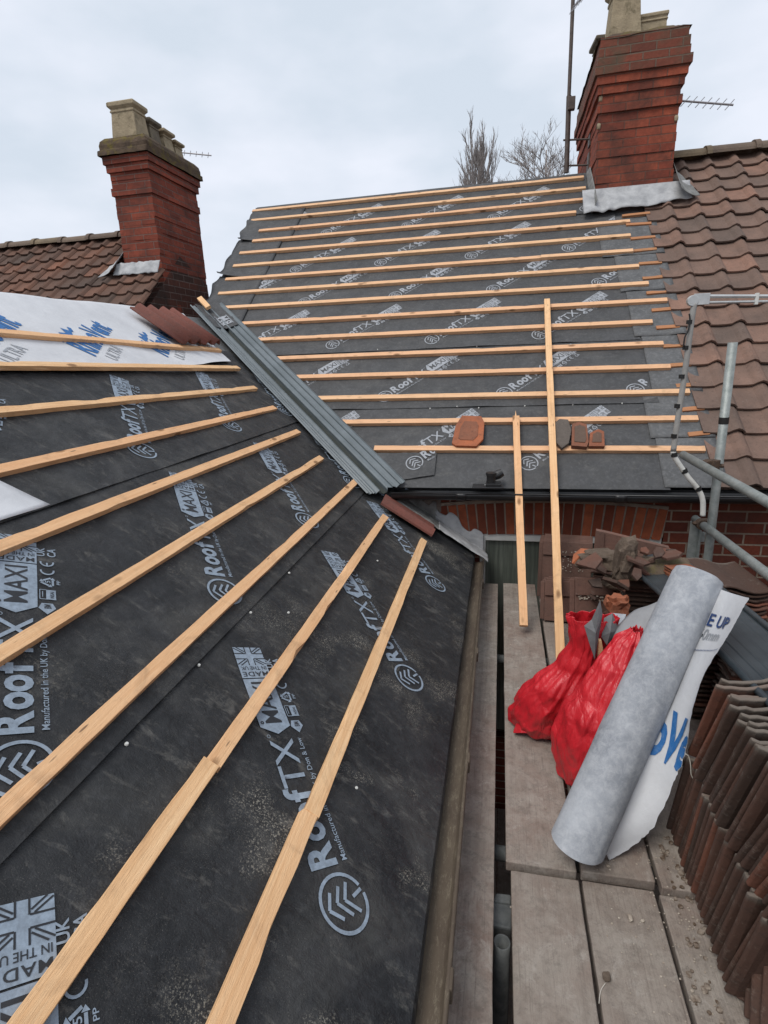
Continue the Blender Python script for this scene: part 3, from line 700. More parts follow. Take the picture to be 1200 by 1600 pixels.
# ============================================================ pantiled roofs
def tile_roof(mb, pl, u0, cols, w, v0, rows, g, clip=None, seed=3, th=.015, hroll=.034, lift=.034, right=False):
    rnd = random.Random(seed); prof = []
    n = 10
    for i in range(n + 1):
        s = i / n
        z = (-.006 * math.sin(math.pi * s / .62)) if s < .62 else hroll * math.sin(math.pi * (s - .62) / .38) ** 1.1
        prof.append((s, z))
    for r in range(rows):
        for c in range(cols):
            va, vb = v0 + r * g, v0 + (r + 1) * g + .035
            ua = u0 + c * w
            if clip and not clip(ua + w / 2, va + g / 2): continue
            dv = rnd.uniform(-.007, .007); dh = rnd.uniform(-.003, .005); sk = rnd.uniform(-.008, .008)
            vs = []
            for (s, z) in prof:                  # bottom front edge, top of bottom edge, top of head
                u = ua + s * w * 1.03
                vs.append(pl.P(u, va + dv + sk * s, lift + z + dh - th)); vs.append(pl.P(u, va + dv + sk * s, lift + z + dh)); vs.append(pl.P(u, vb, .006 + z + dh))
            fs = []
            for i in range(n):
                a = i * 3; b = a + 3; fs += [(a, b, b + 1, a + 1), (a + 1, b + 1, b + 2, a + 2)]
            fs += [(0, 1, 2), (n * 3, n * 3 + 2, n * 3 + 1)]
            mb.add(vs, fs, 0, min(1, max(0, rnd.gauss(.42, .25))))
def ridge_run(mb, A, B, L_, r, rise=.0, n=10, seed=1):
    A, B = Vector(A), Vector(B); d = (B - A); T = d.length; d.normalize(); side = d.cross(Vector((0, 0, 1))).normalized(); k = int(T / L_) + 1; rnd = random.Random(seed)
    for i in range(k):
        a, b = i * L_, min((i + 1) * L_ + .02, T); vs = []
        hh = rnd.uniform(-.006, .006)
        for q, rr in ((a, r), (b - .05, r * .97), (b - .05, r * 1.16), (b, r * 1.16)):
            for j in range(n + 1):
                an = math.pi * (j / n) ; vs.append(A + d * q + side * math.cos(an) * rr * 1.05 + Vector((0, 0, hh + math.sin(an) * rr * .85)))
        fs = [(m * (n + 1) + j, m * (n + 1) + j + 1, (m + 1) * (n + 1) + j + 1, (m + 1) * (n + 1) + j) for m in range(3) for j in range(n)]
        mb.add(vs, fs, 0, rnd.random())
nbh = thing('neighbouring_house', (3.2, 6.9, -6.5), 'house on the right with an old brown pantiled roof and a tall red brick chimney', 'house')
XT = 1.325
tr = MB(); tile_roof(tr, MAIN, XT, 16, .243, -.02, 19, .2225, lambda u, v: not (.80 < u < 1.60 and v > 3.50))
tr.build('tiled_roof', TIL, nbh)
ul = MB(); ul.add([MAIN.P(1.34, -.02, 0), MAIN.P(5.2, -.02, 0), MAIN.P(5.2, VRM, 0), MAIN.P(1.34, VRM, 0)], [(0, 1, 2, 3)])
p1 = MAIN.P(0, VRM, 0); ul.add([(1.34, p1.y, p1.z), (5.2, p1.y, p1.z), (5.2, p1.y + 3.3, p1.z - 2.75), (1.34, p1.y + 3.3, p1.z - 2.75)], [(0, 1, 2, 3)])
ul.build('roof_deck', TIL, nbh, fix=False)
rr_ = MB(); ridge_run(rr_, (1.58, p1.y + .0, p1.z + .03), (5.2, p1.y, p1.z + .03), .44, .105); rr_.build('ridge_tiles', RIDG, nbh, smooth=False)
nw = MB(); nw.bx(1.335, 5.15, 3.762, 3.98, -6.5, -.93); nw.bx(1.335, 5.15, 9.7, 9.9, -6.5, -1.0)
nw.prism([(5.15, 3.8, -6.5), (5.15, 9.9, -6.5), (5.15, 9.9, -1.0), (5.15, 6.86, 1.62), (5.15, 3.8, -1.0)], (-.2, 0, 0))
nw.build('wall', BRKW, nbh)

nbw = MB(); nbw.bx(1.95, 6.5, -6, 3.76, -6.5, -1.42)  # neighbour's wing, added out of view to shut light out of the alley
nbw.prism([(1.82, -6, -1.42), (4.22, -6, .2), (6.62, -6, -1.42)], (0, 9.7, 0)); nbw.build('added_rear_wing', BRKW, nbh)
WING2 = Plane((1.80, 0, -1.36), (0, -1, 0), (math.cos(PW), 0, math.sin(PW)))
tw_ = MB(); tile_roof(tw_, WING2, -3.7, 30, .243, -.04, 13, .2225, None, 9); tw_.build('added_rear_wing_tiles', TIL, nbh)
def chimney(parent, x0, x1, y0, y1, z0, courses, mat, jit=.0045, leanx=0, ref=None):
    """courses: list of (count, spread) from the bottom; each course is a slab of its own, slightly out of line"""
    mb = MB(); z = z0; h = .075; i = 0
    for cnt, sp, mi in courses:
        for _ in range(cnt):
            j = [random.uniform(-jit, jit) for _ in range(4)]; dx = leanx * (z - z0)
            # the slab's sides are broken brick by brick so the arris is ragged
            n = max(2, int((y1 - y0) / .225)); m = max(2, int((x1 - x0) / .225))
            ring = []
            X0, X1, Y0, Y1 = x0 - sp + j[0] + dx, x1 + sp + j[1] + dx, y0 - sp + j[2], y1 + sp + j[3]
            for a in range(m): ring.append((X0 + (X1 - X0) * a / m, Y0 + random.uniform(-jit, jit)))
            for a in range(n): ring.append((X1 + random.uniform(-jit, jit), Y0 + (Y1 - Y0) * a / n))
            for a in range(m): ring.append((X1 - (X1 - X0) * a / m, Y1 + random.uniform(-jit, jit)))
            for a in range(n): ring.append((X0 + random.uniform(-jit, jit), Y1 - (Y1 - Y0) * a / n))
            mb.prism([(x, y, z) for x, y in ring], (0, 0, h), mi); z += h + .0006; i += 1
    return mb.build('chimney', mat, parent, bevel=0), z
def pot_square(parent, x, y, z, wx, wy, h, mat, rot=0, taper=.84, lip=1.14):
    mb = MB()
    secs = [(0, 1.0), (.04, 1.0), (h * .72, taper), (h * .73, taper * 1.08), (h * .77, taper * 1.08), (h * .80, taper), (h * .86, lip * .95), (h * .88, lip), (h * .97, lip), (h, lip * .93), (h, lip * .7), (h * .7, taper * .65)]
    R_ = rotm(z=rot); rings = []
    for zz, s in secs:
        r = []
        for (a, b) in ((-1, -1), (1, -1), (1, 1), (-1, 1)):
            for k in (.12, .0, -.12)[:2]:
                pass
            r.append(Vector((x, y, z + zz)) + R_ @ Vector((a * wx / 2 * s, b * wy / 2 * s, 0)))
        rings.append(r)
    vs = [p for r in rings for p in r]; fs = []
    for i in range(len(rings) - 1):
        for k in range(4): fs.append((i * 4 + k, i * 4 + (k + 1) % 4, (i + 1) * 4 + (k + 1) % 4, (i + 1) * 4 + k))
    fs += [(3, 2, 1, 0), tuple((len(rings) - 1) * 4 + k for k in range(4))]
    mb.add(vs, fs); return mb.build('chimney_pot', mat, parent, bevel=.012)
def lump(mb, c, d, seed, n=3, amp=.25, fr=3, mi=0, tint=.5):
    bm = bmesh.new(); bmesh.ops.create_icosphere(bm, subdivisions=n, radius=1)
    vs = []
    for v in bm.verts:
        p = v.co.copy(); k = 1 + amp * noise.noise(p * fr + Vector((seed, seed * 2.1, 0)))
        q = Vector((math.copysign(abs(p.x) ** .6, p.x), math.copysign(abs(p.y) ** .6, p.y), math.copysign(abs(p.z) ** .6, p.z))) * k
        vs.append(Vector((q.x * d[0] / 2, q.y * d[1] / 2, q.z * d[2] / 2)) + Vector(c))
    mb.add(vs, [[v.index for v in f.verts] for f in bm.faces], mi, tint); bm.free()
# right chimney
ch, zt = chimney(nbh, .885, 1.60, 6.42, 7.92, 1.05, [(15, 0, 0), (1, .018, 0), (1, .004, 0), (1, .024, 0), (1, .042, 0), (1, .064, 1), (1, .042, 1), (1, .036, 1), (1, .026, 1)], [BRK, CAPB])
mb = MB()
def flaunch(s, t):   # weathered mortar haunching
    X = .84 + .80 * s; Y = 6.39 + 1.56 * t; e = min(s, 1 - s, t * 2, (1 - t) * 2); return Vector((X, Y, zt - .01 + min(.075, e * .5) + .02 * nz3(X * 6, Y * 6, 3)))
mb.grid(flaunch, 24, 40); mb.build('mortar_cap', CAP, ch, smooth=True)
pot_square(ch, 1.10, 6.74, zt + .02, .29, .29, .56, POT, .04, .82, 1.06)
pot_square(ch, 1.375, 6.80, zt + .02, .24, .24, .25, POT, -.03, .95, 1.06)
pot_square(ch, 1.02, 7.20, zt + .02, .24, .26, .30, POTD, .1)
pot_square(ch, 1.40, 7.25, zt + .02, .24, .26, .26, POTD, -.08)
pot_square(ch, 1.15, 7.62, zt + .02, .26, .26, .33, POTD, .02)
mb = MB()                                        # apron of dressed lead at the chimney foot
def apron(s, t):
    X = .76 + .98 * s; v = 3.60 - (.24 + .10 * (1 - s) ** 1.5 + .03 * nz3(X * 3.3, 0, 4) + .022 * nz3(X * 13, 1, 1)) * t
    h = .055 + .03 * nz3(X * 8, t * 2, 2) * t + (1 - t) * .06 + .007 * math.sin(X * 40 + 4 * nz3(X * 5, 0, 3)) * t * t
    return MAIN.P(X, v, h)
mb.grid(apron, 60, 10); mb.build('flashing', LEAD, ch, smooth=True, solid=.003)
mb = MB(); mb.grid(lambda s, t: Vector((.865 + .75 * s, 6.412 - .006 * nz3(s * 9, t, 1), 1.33 + .10 * t + .004 * nz3(s * 20, 0, 2))), 30, 4); mb.build('flashing', LEAD, ch, smooth=True, solid=.003)
mb = MB()
def apr2(s, t):                                  # right-hand side apron going up the slope
    v = 3.34 + .55 * s; X = 1.612 + (.16 * (1 - s) ** .6 + .02) * t; return MAIN.P(X, v, .095 + .09 * (1 - t) ** 2 + .012 * nz3(X * 9, v * 9, 3))
mb.grid(apr2, 20, 10); mb.build('flashing', LEADO, ch, smooth=True, solid=.003)
mb = MB()
def sok(s, t):                                   # torn soakers up the left side
    v = 3.35 + .8 * s; X = .882 - .035 * t; p = MAIN.P(X, v, .01 + .13 * (1 - t) * (1 - .4 * s) + .012 * nz3(v * 20, t, 1)); return p
mb.grid(sok, 30, 6); mb.build('flashing', LEADO, ch, smooth=True, solid=.002)
for x, y in ((938, 154), (935, 197), (1059, 184)):   # pale repairs at the arris
    p = at(x, y, 6.41); q = MB(); lump(q, p + Vector((.005 if x < 1000 else -.01, .012, 0)), (.035, .03, .055), x, 2, .2); q.build('mortar_patch', POT, ch, smooth=True)

# far left house and its chimney
lh = thing('left_neighbour_house', (-5.6, 6.7, -6.5), 'far left house with brown tiled roof and slim chimney carrying four pots', 'house')
tr = MB(); XV = -3.70
tile_roof(tr, MAIN, XV - 26 * .205, 26, .205, .9, 14, .205, lambda u, v: not (u > -4.28 and v > 2.86), 5, .017, .028, .034)
tr.build('tiled_roof', TILL, lh)
lr = MB(); vt = 3.78; q = MAIN.P(0, vt, 0)
lr.add([MAIN.P(-9, -.02, 0), MAIN.P(XV, -.02, 0), MAIN.P(XV, 2.95, 0), MAIN.P(-4.2, 2.95, 0), MAIN.P(-4.2, vt, 0), MAIN.P(-9, vt, 0)], [(0, 1, 2, 3, 4, 5)])
lr.add([(-9, q.y, q.z), (-4.2, q.y, q.z), (-4.2, q.y + 3, q.z - 3.2), (-9, q.y + 3, q.z - 3.2)], [(0, 1, 2, 3)])
lr.build('roof_deck', TILL, lh, fix=False)
rr_ = MB(); ridge_run(rr_, (-4.22, q.y - .02, q.z + .0), (-9, q.y - .02, q.z + .0), .40, .085, seed=4); rr_.build('ridge_tiles', RIDG, lh)
gw = MB(); gw.prism([(XV - .06, 3.8, -6.5), (XV - .06, 9.5, -6.5), (XV - .06, 9.5, -1.6), (XV - .06, 7.06, .1), (XV - .06, 6.97, 1.0), (XV - .06, 6.4, 1.25), (XV - .06, 3.8, -.86)], (-.22, 0, 0)); gw.bx(-9, XV - .1, 3.8, 4.0, -6.5, -.9)
gw.build('wall', BRKD, lh)
ch2, zt = chimney(lh, -4.225, -3.765, 6.0, 6.98, .62, [(16, 0, 0), (1, .018, 0), (2, .004, 0), (1, .028, 0), (1, .05, 0)], [BRK2, CAPB])
mb = MB(); secs = [(zt, .075), (zt + .05, .072), (zt + .06, .055), (zt + .10, .06), (zt + .14, .05), (zt + .18, .01)]
for (za, sa), (zb, sb) in zip(secs[:-1], secs[1:]):
    def g(s, t, za=za, zb=zb, sa=sa, sb=sb):
        sp = sa + (sb - sa) * t; z = za + (zb - za) * t; P_ = [(-4.225 - sp, 6.0 - sp), (-3.765 + sp, 6.0 - sp), (-3.765 + sp, 6.98 + sp), (-4.225 - sp, 6.98 + sp), (-4.225 - sp, 6.0 - sp)]
        k = min(3, int(s * 4)); f_ = s * 4 - k; x = P_[k][0] + (P_[k + 1][0] - P_[k][0]) * f_; y = P_[k][1] + (P_[k + 1][1] - P_[k][1]) * f_
        return Vector((x + .012 * nz3(x * 9 + y, z * 12, 1), y + .012 * nz3(y * 9 + x, z * 12, 5), z + .006 * nz3(x * 11, y * 11, 2)))
    mb.grid(g, 64, 3)
mb.grid(lambda s, t: Vector((-4.235 + .48 * s, 5.99 + 1.0 * t, zt + .175 + .012 * nz3(s * 5, t * 9, 1))), 10, 20)
mb.build('mortar_cap', CAP, ch2, smooth=True)
zb = zt + .16
pot_square(ch2, -4.0, 6.14, zb, .30, .24, .36, POT, 0, .88, 1.08)
pot_square(ch2, -4.0, 6.42, zb, .27, .20, .30, POTD, 0, .86, 1.12)
pot_square(ch2, -4.0, 6.67, zb, .29, .20, .28, POT, 0, .86, 1.12)
pot_square(ch2, -4.0, 6.90, zb, .27, .18, .24, POT, 0, .86, 1.12)
mb = MB(); mb.grid(lambda s, t: MAIN.P(-4.28 + .56 * s, 3.02 - (.15 + .02 * nz3(s * 9, 0, 1)) * t, .05 + .05 * (1 - t) + .012 * nz3(s * 12, t * 3, 4)), 30, 8); mb.build('flashing', LEAD, ch2, smooth=True, solid=.003)
mb = MB(); mb.grid(lambda s, t: MAIN.P(-4.235 - (.24 - .17 * s) * t, 2.86 + .5 * s, .05 + .09 * (1 - t) ** 2 + .01 * nz3(s * 9, t * 5, 7)), 20, 8); mb.build('flashing', LEAD, ch2, smooth=True, solid=.003)
# ============================================================ valley trough
def vpt(X): z = wz(X); return Vector((X, 3.65 + (z + .86) / math.tan(PM), z))
V0, V1 = vpt(-.80), vpt(-2.90); vd = (V1 - V0).normalized()
sw = WING.n.cross(vd); sw = sw if sw.x < 0 else -sw; sw = (sw - WING.n * sw.dot(WING.n)).normalized()
sm = MAIN.n.cross(vd); sm = sm if sm.x > 0 else -sm; sm.normalize()
PROF = [(-.205, .002), (-.198, .012), (-.190, .003), (-.168, .003), (-.162, .014), (-.154, .014), (-.148, .004), (-.128, .004), (-.122, .015), (-.114, .015), (-.106, .006), (-.092, .012), (-.082, .034), (-.070, .034), (-.062, .012),
        (0, .006), (.060, .012), (.068, .036), (.080, .036), (.088, .014), (.115, .010), (.122, .020), (.130, .020), (.136, .010), (.175, .008), (.181, .018), (.189, .018), (.195, .008), (.218, .006), (.226, .012)]
def tp(q, a, h, e=0):
    a *= .9
    b = V0 + (V1 - V0) * q
    return b + (sm * a + MAIN.n * (h + .03) if a > 0 else sw * -a + WING.n * (h + .03)) + Vector((0, 0, e))
mb = MB(); n = 44
for i in range(len(PROF) - 1):
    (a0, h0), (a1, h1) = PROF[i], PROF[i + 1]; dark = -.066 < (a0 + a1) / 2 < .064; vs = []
    for k in range(n + 1):
        q = k / n
        for a, h in ((a0, h0), (a1, h1)):
            j = 0
            if k == 0: j = -.02 * abs(a) * 2 + .012 * nz3(a * 40, 1, 1)
            vs.append(tp(q + j, a, h + .0025 * nz3(q * 9, a * 10, 1) + (.006 * nz3(a * 30, 2, 2) if k < 2 and a < 0 else 0)))
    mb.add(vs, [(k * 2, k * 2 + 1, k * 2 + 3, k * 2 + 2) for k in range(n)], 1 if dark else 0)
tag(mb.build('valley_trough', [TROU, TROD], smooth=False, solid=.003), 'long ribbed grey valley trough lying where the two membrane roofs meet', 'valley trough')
mb = MB()
def cap_(s, t):
    a = -.15 + .34 * t; return tp(.84 + .17 * s, a, .045 - .02 * abs(a) / .15 + .006 * nz3(s * 5, t * 5, 2))
mb.grid(cap_, 10, 12)
capf = lambda u, v, o: tp(.84 + .17 * u, -.15 + .34 * v, .045 - .02 * abs(-.15 + .34 * v) / .15 + .006 * nz3(u * 5, v * 5, 2) + o)
place_print(mb, fit(font_polys('BM', 1, .02), .12, .42, .58, .86) + [rect(.1, .55, .45, .57), rect(.1, .87, .45, .89)] + fit(font_polys('NSAI', 1, .01), .15, .5, .28, .42), (0, 0), 0, 1, capf, (0, 1), (0, 1), 1, .004, .1)
tag(mb.build('membrane_scrap', [MEM2, PRN2], smooth=True, fix=False), 'dark printed membrane patch folded over the top end of the grey valley trough', 'membrane patch')
bb = at(313, 468, 5.28); be = at(327, 484, 5.16)
tag(batten('timber_offcut', bb, be, MAIN.n, WOOD, None, w=.05, t=.03, seed=9), 'short orange timber end sticking up beyond the top of the valley trough', 'timber offcut')

# ============================================================ new tiles
def roman_tile(w, L_, rolls, r=.026, th=.013, flat=.4):
    """local frame: x across, y along, z up; rolls evenly spaced"""
    n = 18 * rolls; prof = []
    for i in range(n + 1):
        s = i / n; k = (s * rolls) % 1 if i < n else 1
        z = r * math.sin(math.pi * (k - flat) / (1 - flat)) ** .9 if k > flat and k < 1 else 0
        prof.append((s * w, z))
    vs = []; m = len(prof)
    for y in (0, L_ * .5, L_):
        for dz in (0, -th):
            for x, z in prof: vs.append((x, y, z + dz))
    fs = []
    for j in range(2):
        for i in range(m - 1):
            a = j * 2 * m + i; b = a + 2 * m; fs.append((a, a + 1, b + 1, b)); a += m; b += m; fs.append((a + 1, a, b, b + 1))
        for i in (0, m - 1):
            a = j * 2 * m + i; fs.append((a, a + m, a + 3 * m, a + 2 * m))
    for j in (0, 2):
        for i in range(m - 1):
            a = j * 2 * m + i; fs.append((a, a + m, a + m + 1, a + 1))
    return vs, fs
def frame(O, x, y):
    x = x.normalized(); z = x.cross(y).normalized(); y = z.cross(x); W = Matrix.Identity(4)
    for i in range(3): W[i][0] = x[i]; W[i][1] = y[i]; W[i][2] = z[i]; W[i][3] = O[i]
    return W
def put(name, vs, fs, W, mat, bevel=0, tint=.5, smooth=False):
    mb = MB(); mb.add([W @ Vector(p) for p in vs], fs, 0, tint); return mb.build(name, mat, Mw=W, bevel=bevel, smooth=smooth)
tv, tf = roman_tile(.27, .47, 2, .038, .014, .38)
for i, (u0, lab) in enumerate(((3.80, 'new red-brown roof tile on the white membrane, left one of the pair'), (4.10, 'new red-brown roof tile on the white membrane, right one beside the trough'))):
    O = WING.P(u0, 2.60, .075); X = WING.P(u0 + 1, 2.60, .075) - O; Y = WING.P(u0 + .17, 3.07, .085) - O
    tag(put('roof_tile', tv, tf, frame(O, X, Y), NEWT, tint=.35 + .3 * i, smooth=True), lab, 'roof tile', 'new roof tiles')
tv, tf = roman_tile(.20, .40, 1, .03, .014, .55)
O = WING.P(3.37, .31, .05); tag(put('roof_tile', [(.20 - x, y, z) for x, y, z in tv], tf, frame(O, WING.P(4.37, .37, .05) - O, WING.P(3.43, .70, .05) - O), NEWT, tint=.6),
    'single new red-brown tile bridging the tops of the two lowest battens', 'roof tile', 'new roof tiles')
# ============================================================ lead flashing against the house wall
def lead(v0, v1, seed, lab):
    mb = MB()
    def g(s, t):
        v = v0 + (v1 - v0) * s; c = WING.P(3.725, v, .015)
        if t < .5:                                # apron on the roof
            k = 1 - t / .5; return WING.P(3.725 - (.15 + .03 * nz3(v * 5, seed, 1)) * k, v - .03 * k, .02 + .03 * k * (1 - k) + .010 * nz3(v * 14, k * 4, seed) + .02)
        k = (t - .5) / .5; st = .10 + .03 * math.tanh(2 * math.sin((v - v0) * 30)) + .008 * nz3(v * 20, 2, seed)
        return c + Vector((.0, .006 - .025 * k * (1 - k) - .010 * abs(nz3(v * 12, k * 5, seed)) , .03 + st * k))
    mb.grid(g, 44, 20); return tag(mb.build('lead_flashing', LEAD if seed > 1 else LEADO, smooth=True, solid=.003), lab, 'lead flashing', 'crumpled lead flashings')
lead(.66, .30, 1, 'upper crumpled stepped lead flashing where the left roof meets the brick wall')
lead(.31, -.10, 2, 'lower crumpled lead flashing running down to the wing gutter end')
mb = MB(); mb.grid(lambda s, t: Vector((-.74 + .34 * s, 3.745 - .012 * nz3(s * 9, t * 6, 1) - .01, -1.06 + .34 * s * -.30 + .17 * t)), 20, 10); mb.build('rough_mortar', m_mossy('rough_mortar', (.2, .17, .15), (.12, .1, .085), (.1, .05, .035)), house, smooth=True)
mb = MB()                                        # membrane end folded over at the foot of the valley
def fo(s, t): return Vector((-.93 + .34 * s + .03 * t, 3.60 + .11 * t - .02 * nz3(s * 6, t * 4, 2), -.885 + .03 * t + .02 * nz3(s * 7, t * 5, 1) - .07 * (1 - t) * (1 - s) - .16 * s * (1 - t) * .4))
mb.grid(fo, 16, 10)
place_print(mb, fit(font_polys('TX', 1, .01), .55, .95, .15, .8) + [[(.05, .4), (.15, .2), (.4, .2), (.4, .75), (.15, .75)]], (0, 0), 0, 1, lambda u, v, o: fo(u, v) + Vector((0, -.6, .8)) * o, (0, 1), (0, 1), 1, .004, .1)
mb.build('membrane_corner', [MEM, PRN], wing, smooth=True, fix=False)

# ============================================================ black outlet on the main gutter
o = thing('gutter_outlet', (-.06, 3.58, -.85), 'black plastic pipe outlet resting on the gutter left of the short loose batten', 'pipe fitting')
mb = MB(); mb.box((-.07, 3.55, -.846), (.20, .10, .012)); mb.box((-.035, 3.57, -.832), (.10, .09, .016)); mb.build('plate', BLK, o, bevel=.003)
mb = MB(); mb.tube([(-.05, 3.575, -.83), (-.05, 3.575, -.765)], .030, 18); mb.tube([(-.05, 3.575, -.775), (-.05, 3.575, -.758)], .035, 18); mb.build('spigot', BLK, o, smooth=False)
mb = MB(); mb.tube([(-.045, 3.59, -.79), (.0, 3.60, -.775), (.022, 3.605, -.762)], [.028, .03, .026], 18); mb.build('elbow', BLK, o)
mb = MB(); mb.tube([(-.09, 3.54, -.834), (0.01, 3.54, -.834)], .004, 8); mb.build('clip', SLV, o)

# ============================================================ old tile pieces hung on the lower battens
def ppoly(pxs, h, th, name, mat, tint, lab, rim=None, holes=()):
    pts = [MAIN.px(x, y, h) for x, y in pxs]; mb = MB()
    lo = [MAIN.P(u, v, h - th) for u, v in pts]; mb.prism(lo, MAIN.n * th, 0, tint)
    cx = sum(p[0] for p in pts) / len(pts); cy = sum(p[1] for p in pts) / len(pts)
    if rim:
        inn = [(cx + (u - cx) * rim, cy + (v - cy) * rim) for u, v in pts]; mb.prism([MAIN.P(u, v, h - .001) for u, v in inn], MAIN.n * .006, 0, max(0, tint - .45))
    for (x, y, r) in holes:
        u, v = MAIN.px(x, y, h); mb.tube([MAIN.P(u, v, h - .002), MAIN.P(u, v, h + .0015)], r, 10, tint=0)
    return tag(mb.build(name, mat, bevel=.005), lab, 'tile piece', 'old tile pieces on the roof battens')
ppoly([(706, 692), (712, 664), (722, 649), (752, 650), (757, 660), (755, 686), (744, 697), (712, 696)], .06, .022, 'old_tile', OLDT, .8, 'orange and brown old clay tile with clipped corners, left of both loose battens', .62)
ppoly([(868, 690), (867, 660), (874, 654), (888, 655), (893, 672), (889, 692), (878, 700)], .07, .028, 'tile_fragment', GRT, .5, 'rounded grey tile fragment just right of the long loose batten')
ppoly([(893, 696), (894, 662), (905, 659), (917, 663), (920, 690), (917, 698)], .07, .04, 'tile_fragment', OLDT, .35, 'brown tile fragment with a nail hole, middle one of three', .7, ((907, 672, .006), (906, 664, .004)))
ppoly([(920, 697), (922, 676), (935, 670), (944, 674), (945, 697)], .065, .035, 'tile_fragment', OLDT, .5, 'smallest square brown tile fragment, rightmost of three', .6, ((932, 676, .005),))

# ============================================================ scaffold boards
ZB = -1.56
BDS = [(-.215, .008, -.8, 3.60, 0, 'long scaffold board beside the wing gutter, left of the open gap'),
       (.044, .259, 1.395, 3.62, 0, 'scaffold board right of the gap, under the lower end of the short loose batten'),
       (.274, .487, 1.40, 3.60, 0, 'scaffold board under the two red sacks and the grey roll'),
       (.502, .715, 1.385, 3.58, 0, 'short visible length of scaffold board behind the torn white sheet'),
       (.730, .944, 1.39, 3.60, 0, 'scaffold board mostly buried under stacked tiles beside the upright tube'),
       (.058, .264, -.8, 1.383, -.018, 'foreground scaffold board with pale edge, right of the open gap'),
       (.277, .480, -.8, 1.385, -.018, 'foreground scaffold board littered with mortar crumbs, in the middle'),
       (.491, .706, -.8, 1.376, -.018, 'foreground scaffold board along the foot of the stacked tiles'),
       (.720, .944, -.8, 1.38, -.018, 'foreground scaffold board hidden beneath the stacked tiles'),
       (.958, 1.165, 1.39, 3.60, 0, 'outermost back scaffold board under the flat tile stack'),
       (.958, 1.165, -.8, 1.38, -.018, 'outermost foreground scaffold board below the guard rails')]
for i, (x0, x1, y0, y1, dz, lab) in enumerate(BDS):
    mb = MB(); nY = int((y1 - y0) / .06); sk = random.uniform(-.003, .003); vs = []
    for k in range(nY + 1):
        Y = y0 + (y1 - y0) * k / nY; e = .0015
        a = x0 + e * nz3(Y * 9, i, 1) + (sk if k else 0) - .004 * max(0, nz3(Y * 7, i, 5) - .3); b = x1 + e * nz3(Y * 9, i, 2) + .004 * max(0, nz3(Y * 7, i, 6) - .3); zz = ZB + dz + .002 * nz3(Y * 1.5, i, 3)
        for x, z in ((a, zz - .038), (b, zz - .038), (b, zz), ((a + b) / 2, zz - .001), (a, zz)): vs.append((x, Y, z))
    fs = [(k * 5 + j, k * 5 + (j + 1) % 5, (k + 1) * 5 + (j + 1) % 5, (k + 1) * 5 + j) for k in range(nY) for j in range(5)]
    fs += [(4, 3, 2, 1, 0), tuple(nY * 5 + j for j in range(5))]
    mb.add(vs, fs); W = Matrix.Translation(Vector(((x0 + x1) / 2, y0, ZB + dz)))
    tag(mb.build('scaffold_board', BORD, Mw=W, bevel=.0035), lab, 'scaffold board', 'boards of the scaffold platform')
for k in range(6):                               # boards added below the platform to keep the gap dark
    mb = MB(); mb.bx(-.2 + .24 * k, .036 + .24 * k, -1.5, 3.6, -3.54, -3.5)
    tag(mb.build('scaffold_board', BORD, loc=(-.1 + .24 * k, -1.5, -3.5)), 'board added under the platform to darken the gap', 'scaffold board', 'boards added to darken the gap')
# transoms and the open tube seen through the gap
def tube_obj(name, pts, r, mat, lab, cat, group=None, hollow=False, n=18, parent=None):
    mb = MB(); mb.tube(pts, r, n, cap=not hollow); o = mb.build(name, mat, parent, loc=None if parent else pts[0], smooth=False, solid=.004 if hollow else 0)
    for p in o.data.polygons: p.use_smooth = len(p.vertices) == 4
    return tag(o, lab, cat, group)
g_ = 'scaffold tubes'; GALD = m_simple('shaded_tube', (.07, .075, .075), (.13, .135, .13), 20, .7, .1, .3, .3)  # GALD: galvanised tube with the gap's shade put into its colour
for Y, lab in ((1.5, 'scaffold tube crossing under the boards, seen through the gap behind the joint'), (.30, 'nearest scaffold tube crossing beneath the foreground boards'), (2.75, 'scaffold tube crossing beneath the boards near the window')):
    tube_obj('scaffold_tube', [(-.30, Y, -1.646), (1.3, Y, -1.646)], .0242, GALD, lab, 'scaffold tube', g_)
tube_obj('scaffold_tube', [(.033, 1.17, -1.60), (.033, 1.17, -6.5)], .0235, GALD, 'upright scaffold tube with an open top standing in the gap between boards', 'scaffold tube', g_, hollow=True)
mb = MB(); mb.box((.03, 1.265, -1.645), (.07, .09, .05), jit=.006); mb.box((.035, 1.31, -1.625), (.05, .03, .03), jit=.006); tag(mb.build('scaffold_coupler', GALD, bevel=.006), 'galvanised coupler down in the gap behind the open tube', 'coupler', 'scaffold couplers')
# standard and guard rails
Pt, Pb = at(1145, 535, 3.3), at(1105, 880, 3.3); d = (Pb - Pt).normalized()
st_ = tube_obj('scaffold_tube', [Pt, Pt + d * 1.0, Pt + d * 6.51], .0235, GALV, 'tall upright scaffold tube in front of the right tiled roof', 'scaffold tube', g_, hollow=True)
q = Pt + d * .39; mb = MB(); mb.tube([q, q + d * .036], .0252, 18, cap=False); mb.build('tape_band', TAPE, st_, smooth=True)
for (a, b, lab) in (((1078, 712, 3.46), (1200, 785, 2.64), 'upper guard rail tube running toward the viewer at the right edge'), ((1088, 812, 3.46), (1200, 898, 2.57), 'lower guard rail tube running toward the viewer at the right edge')):
    A, B = at(*a), at(*b); dd = (B - A).normalized()
    if lab[0] == 'u': A = A - Vector((.03, 0, 0)); B = B - Vector((.0, 0, 0))
    tube_obj('scaffold_tube', [A - dd * .02, B, A + (B - A) * 4.2], .0235, GALV, lab, 'scaffold tube', g_)
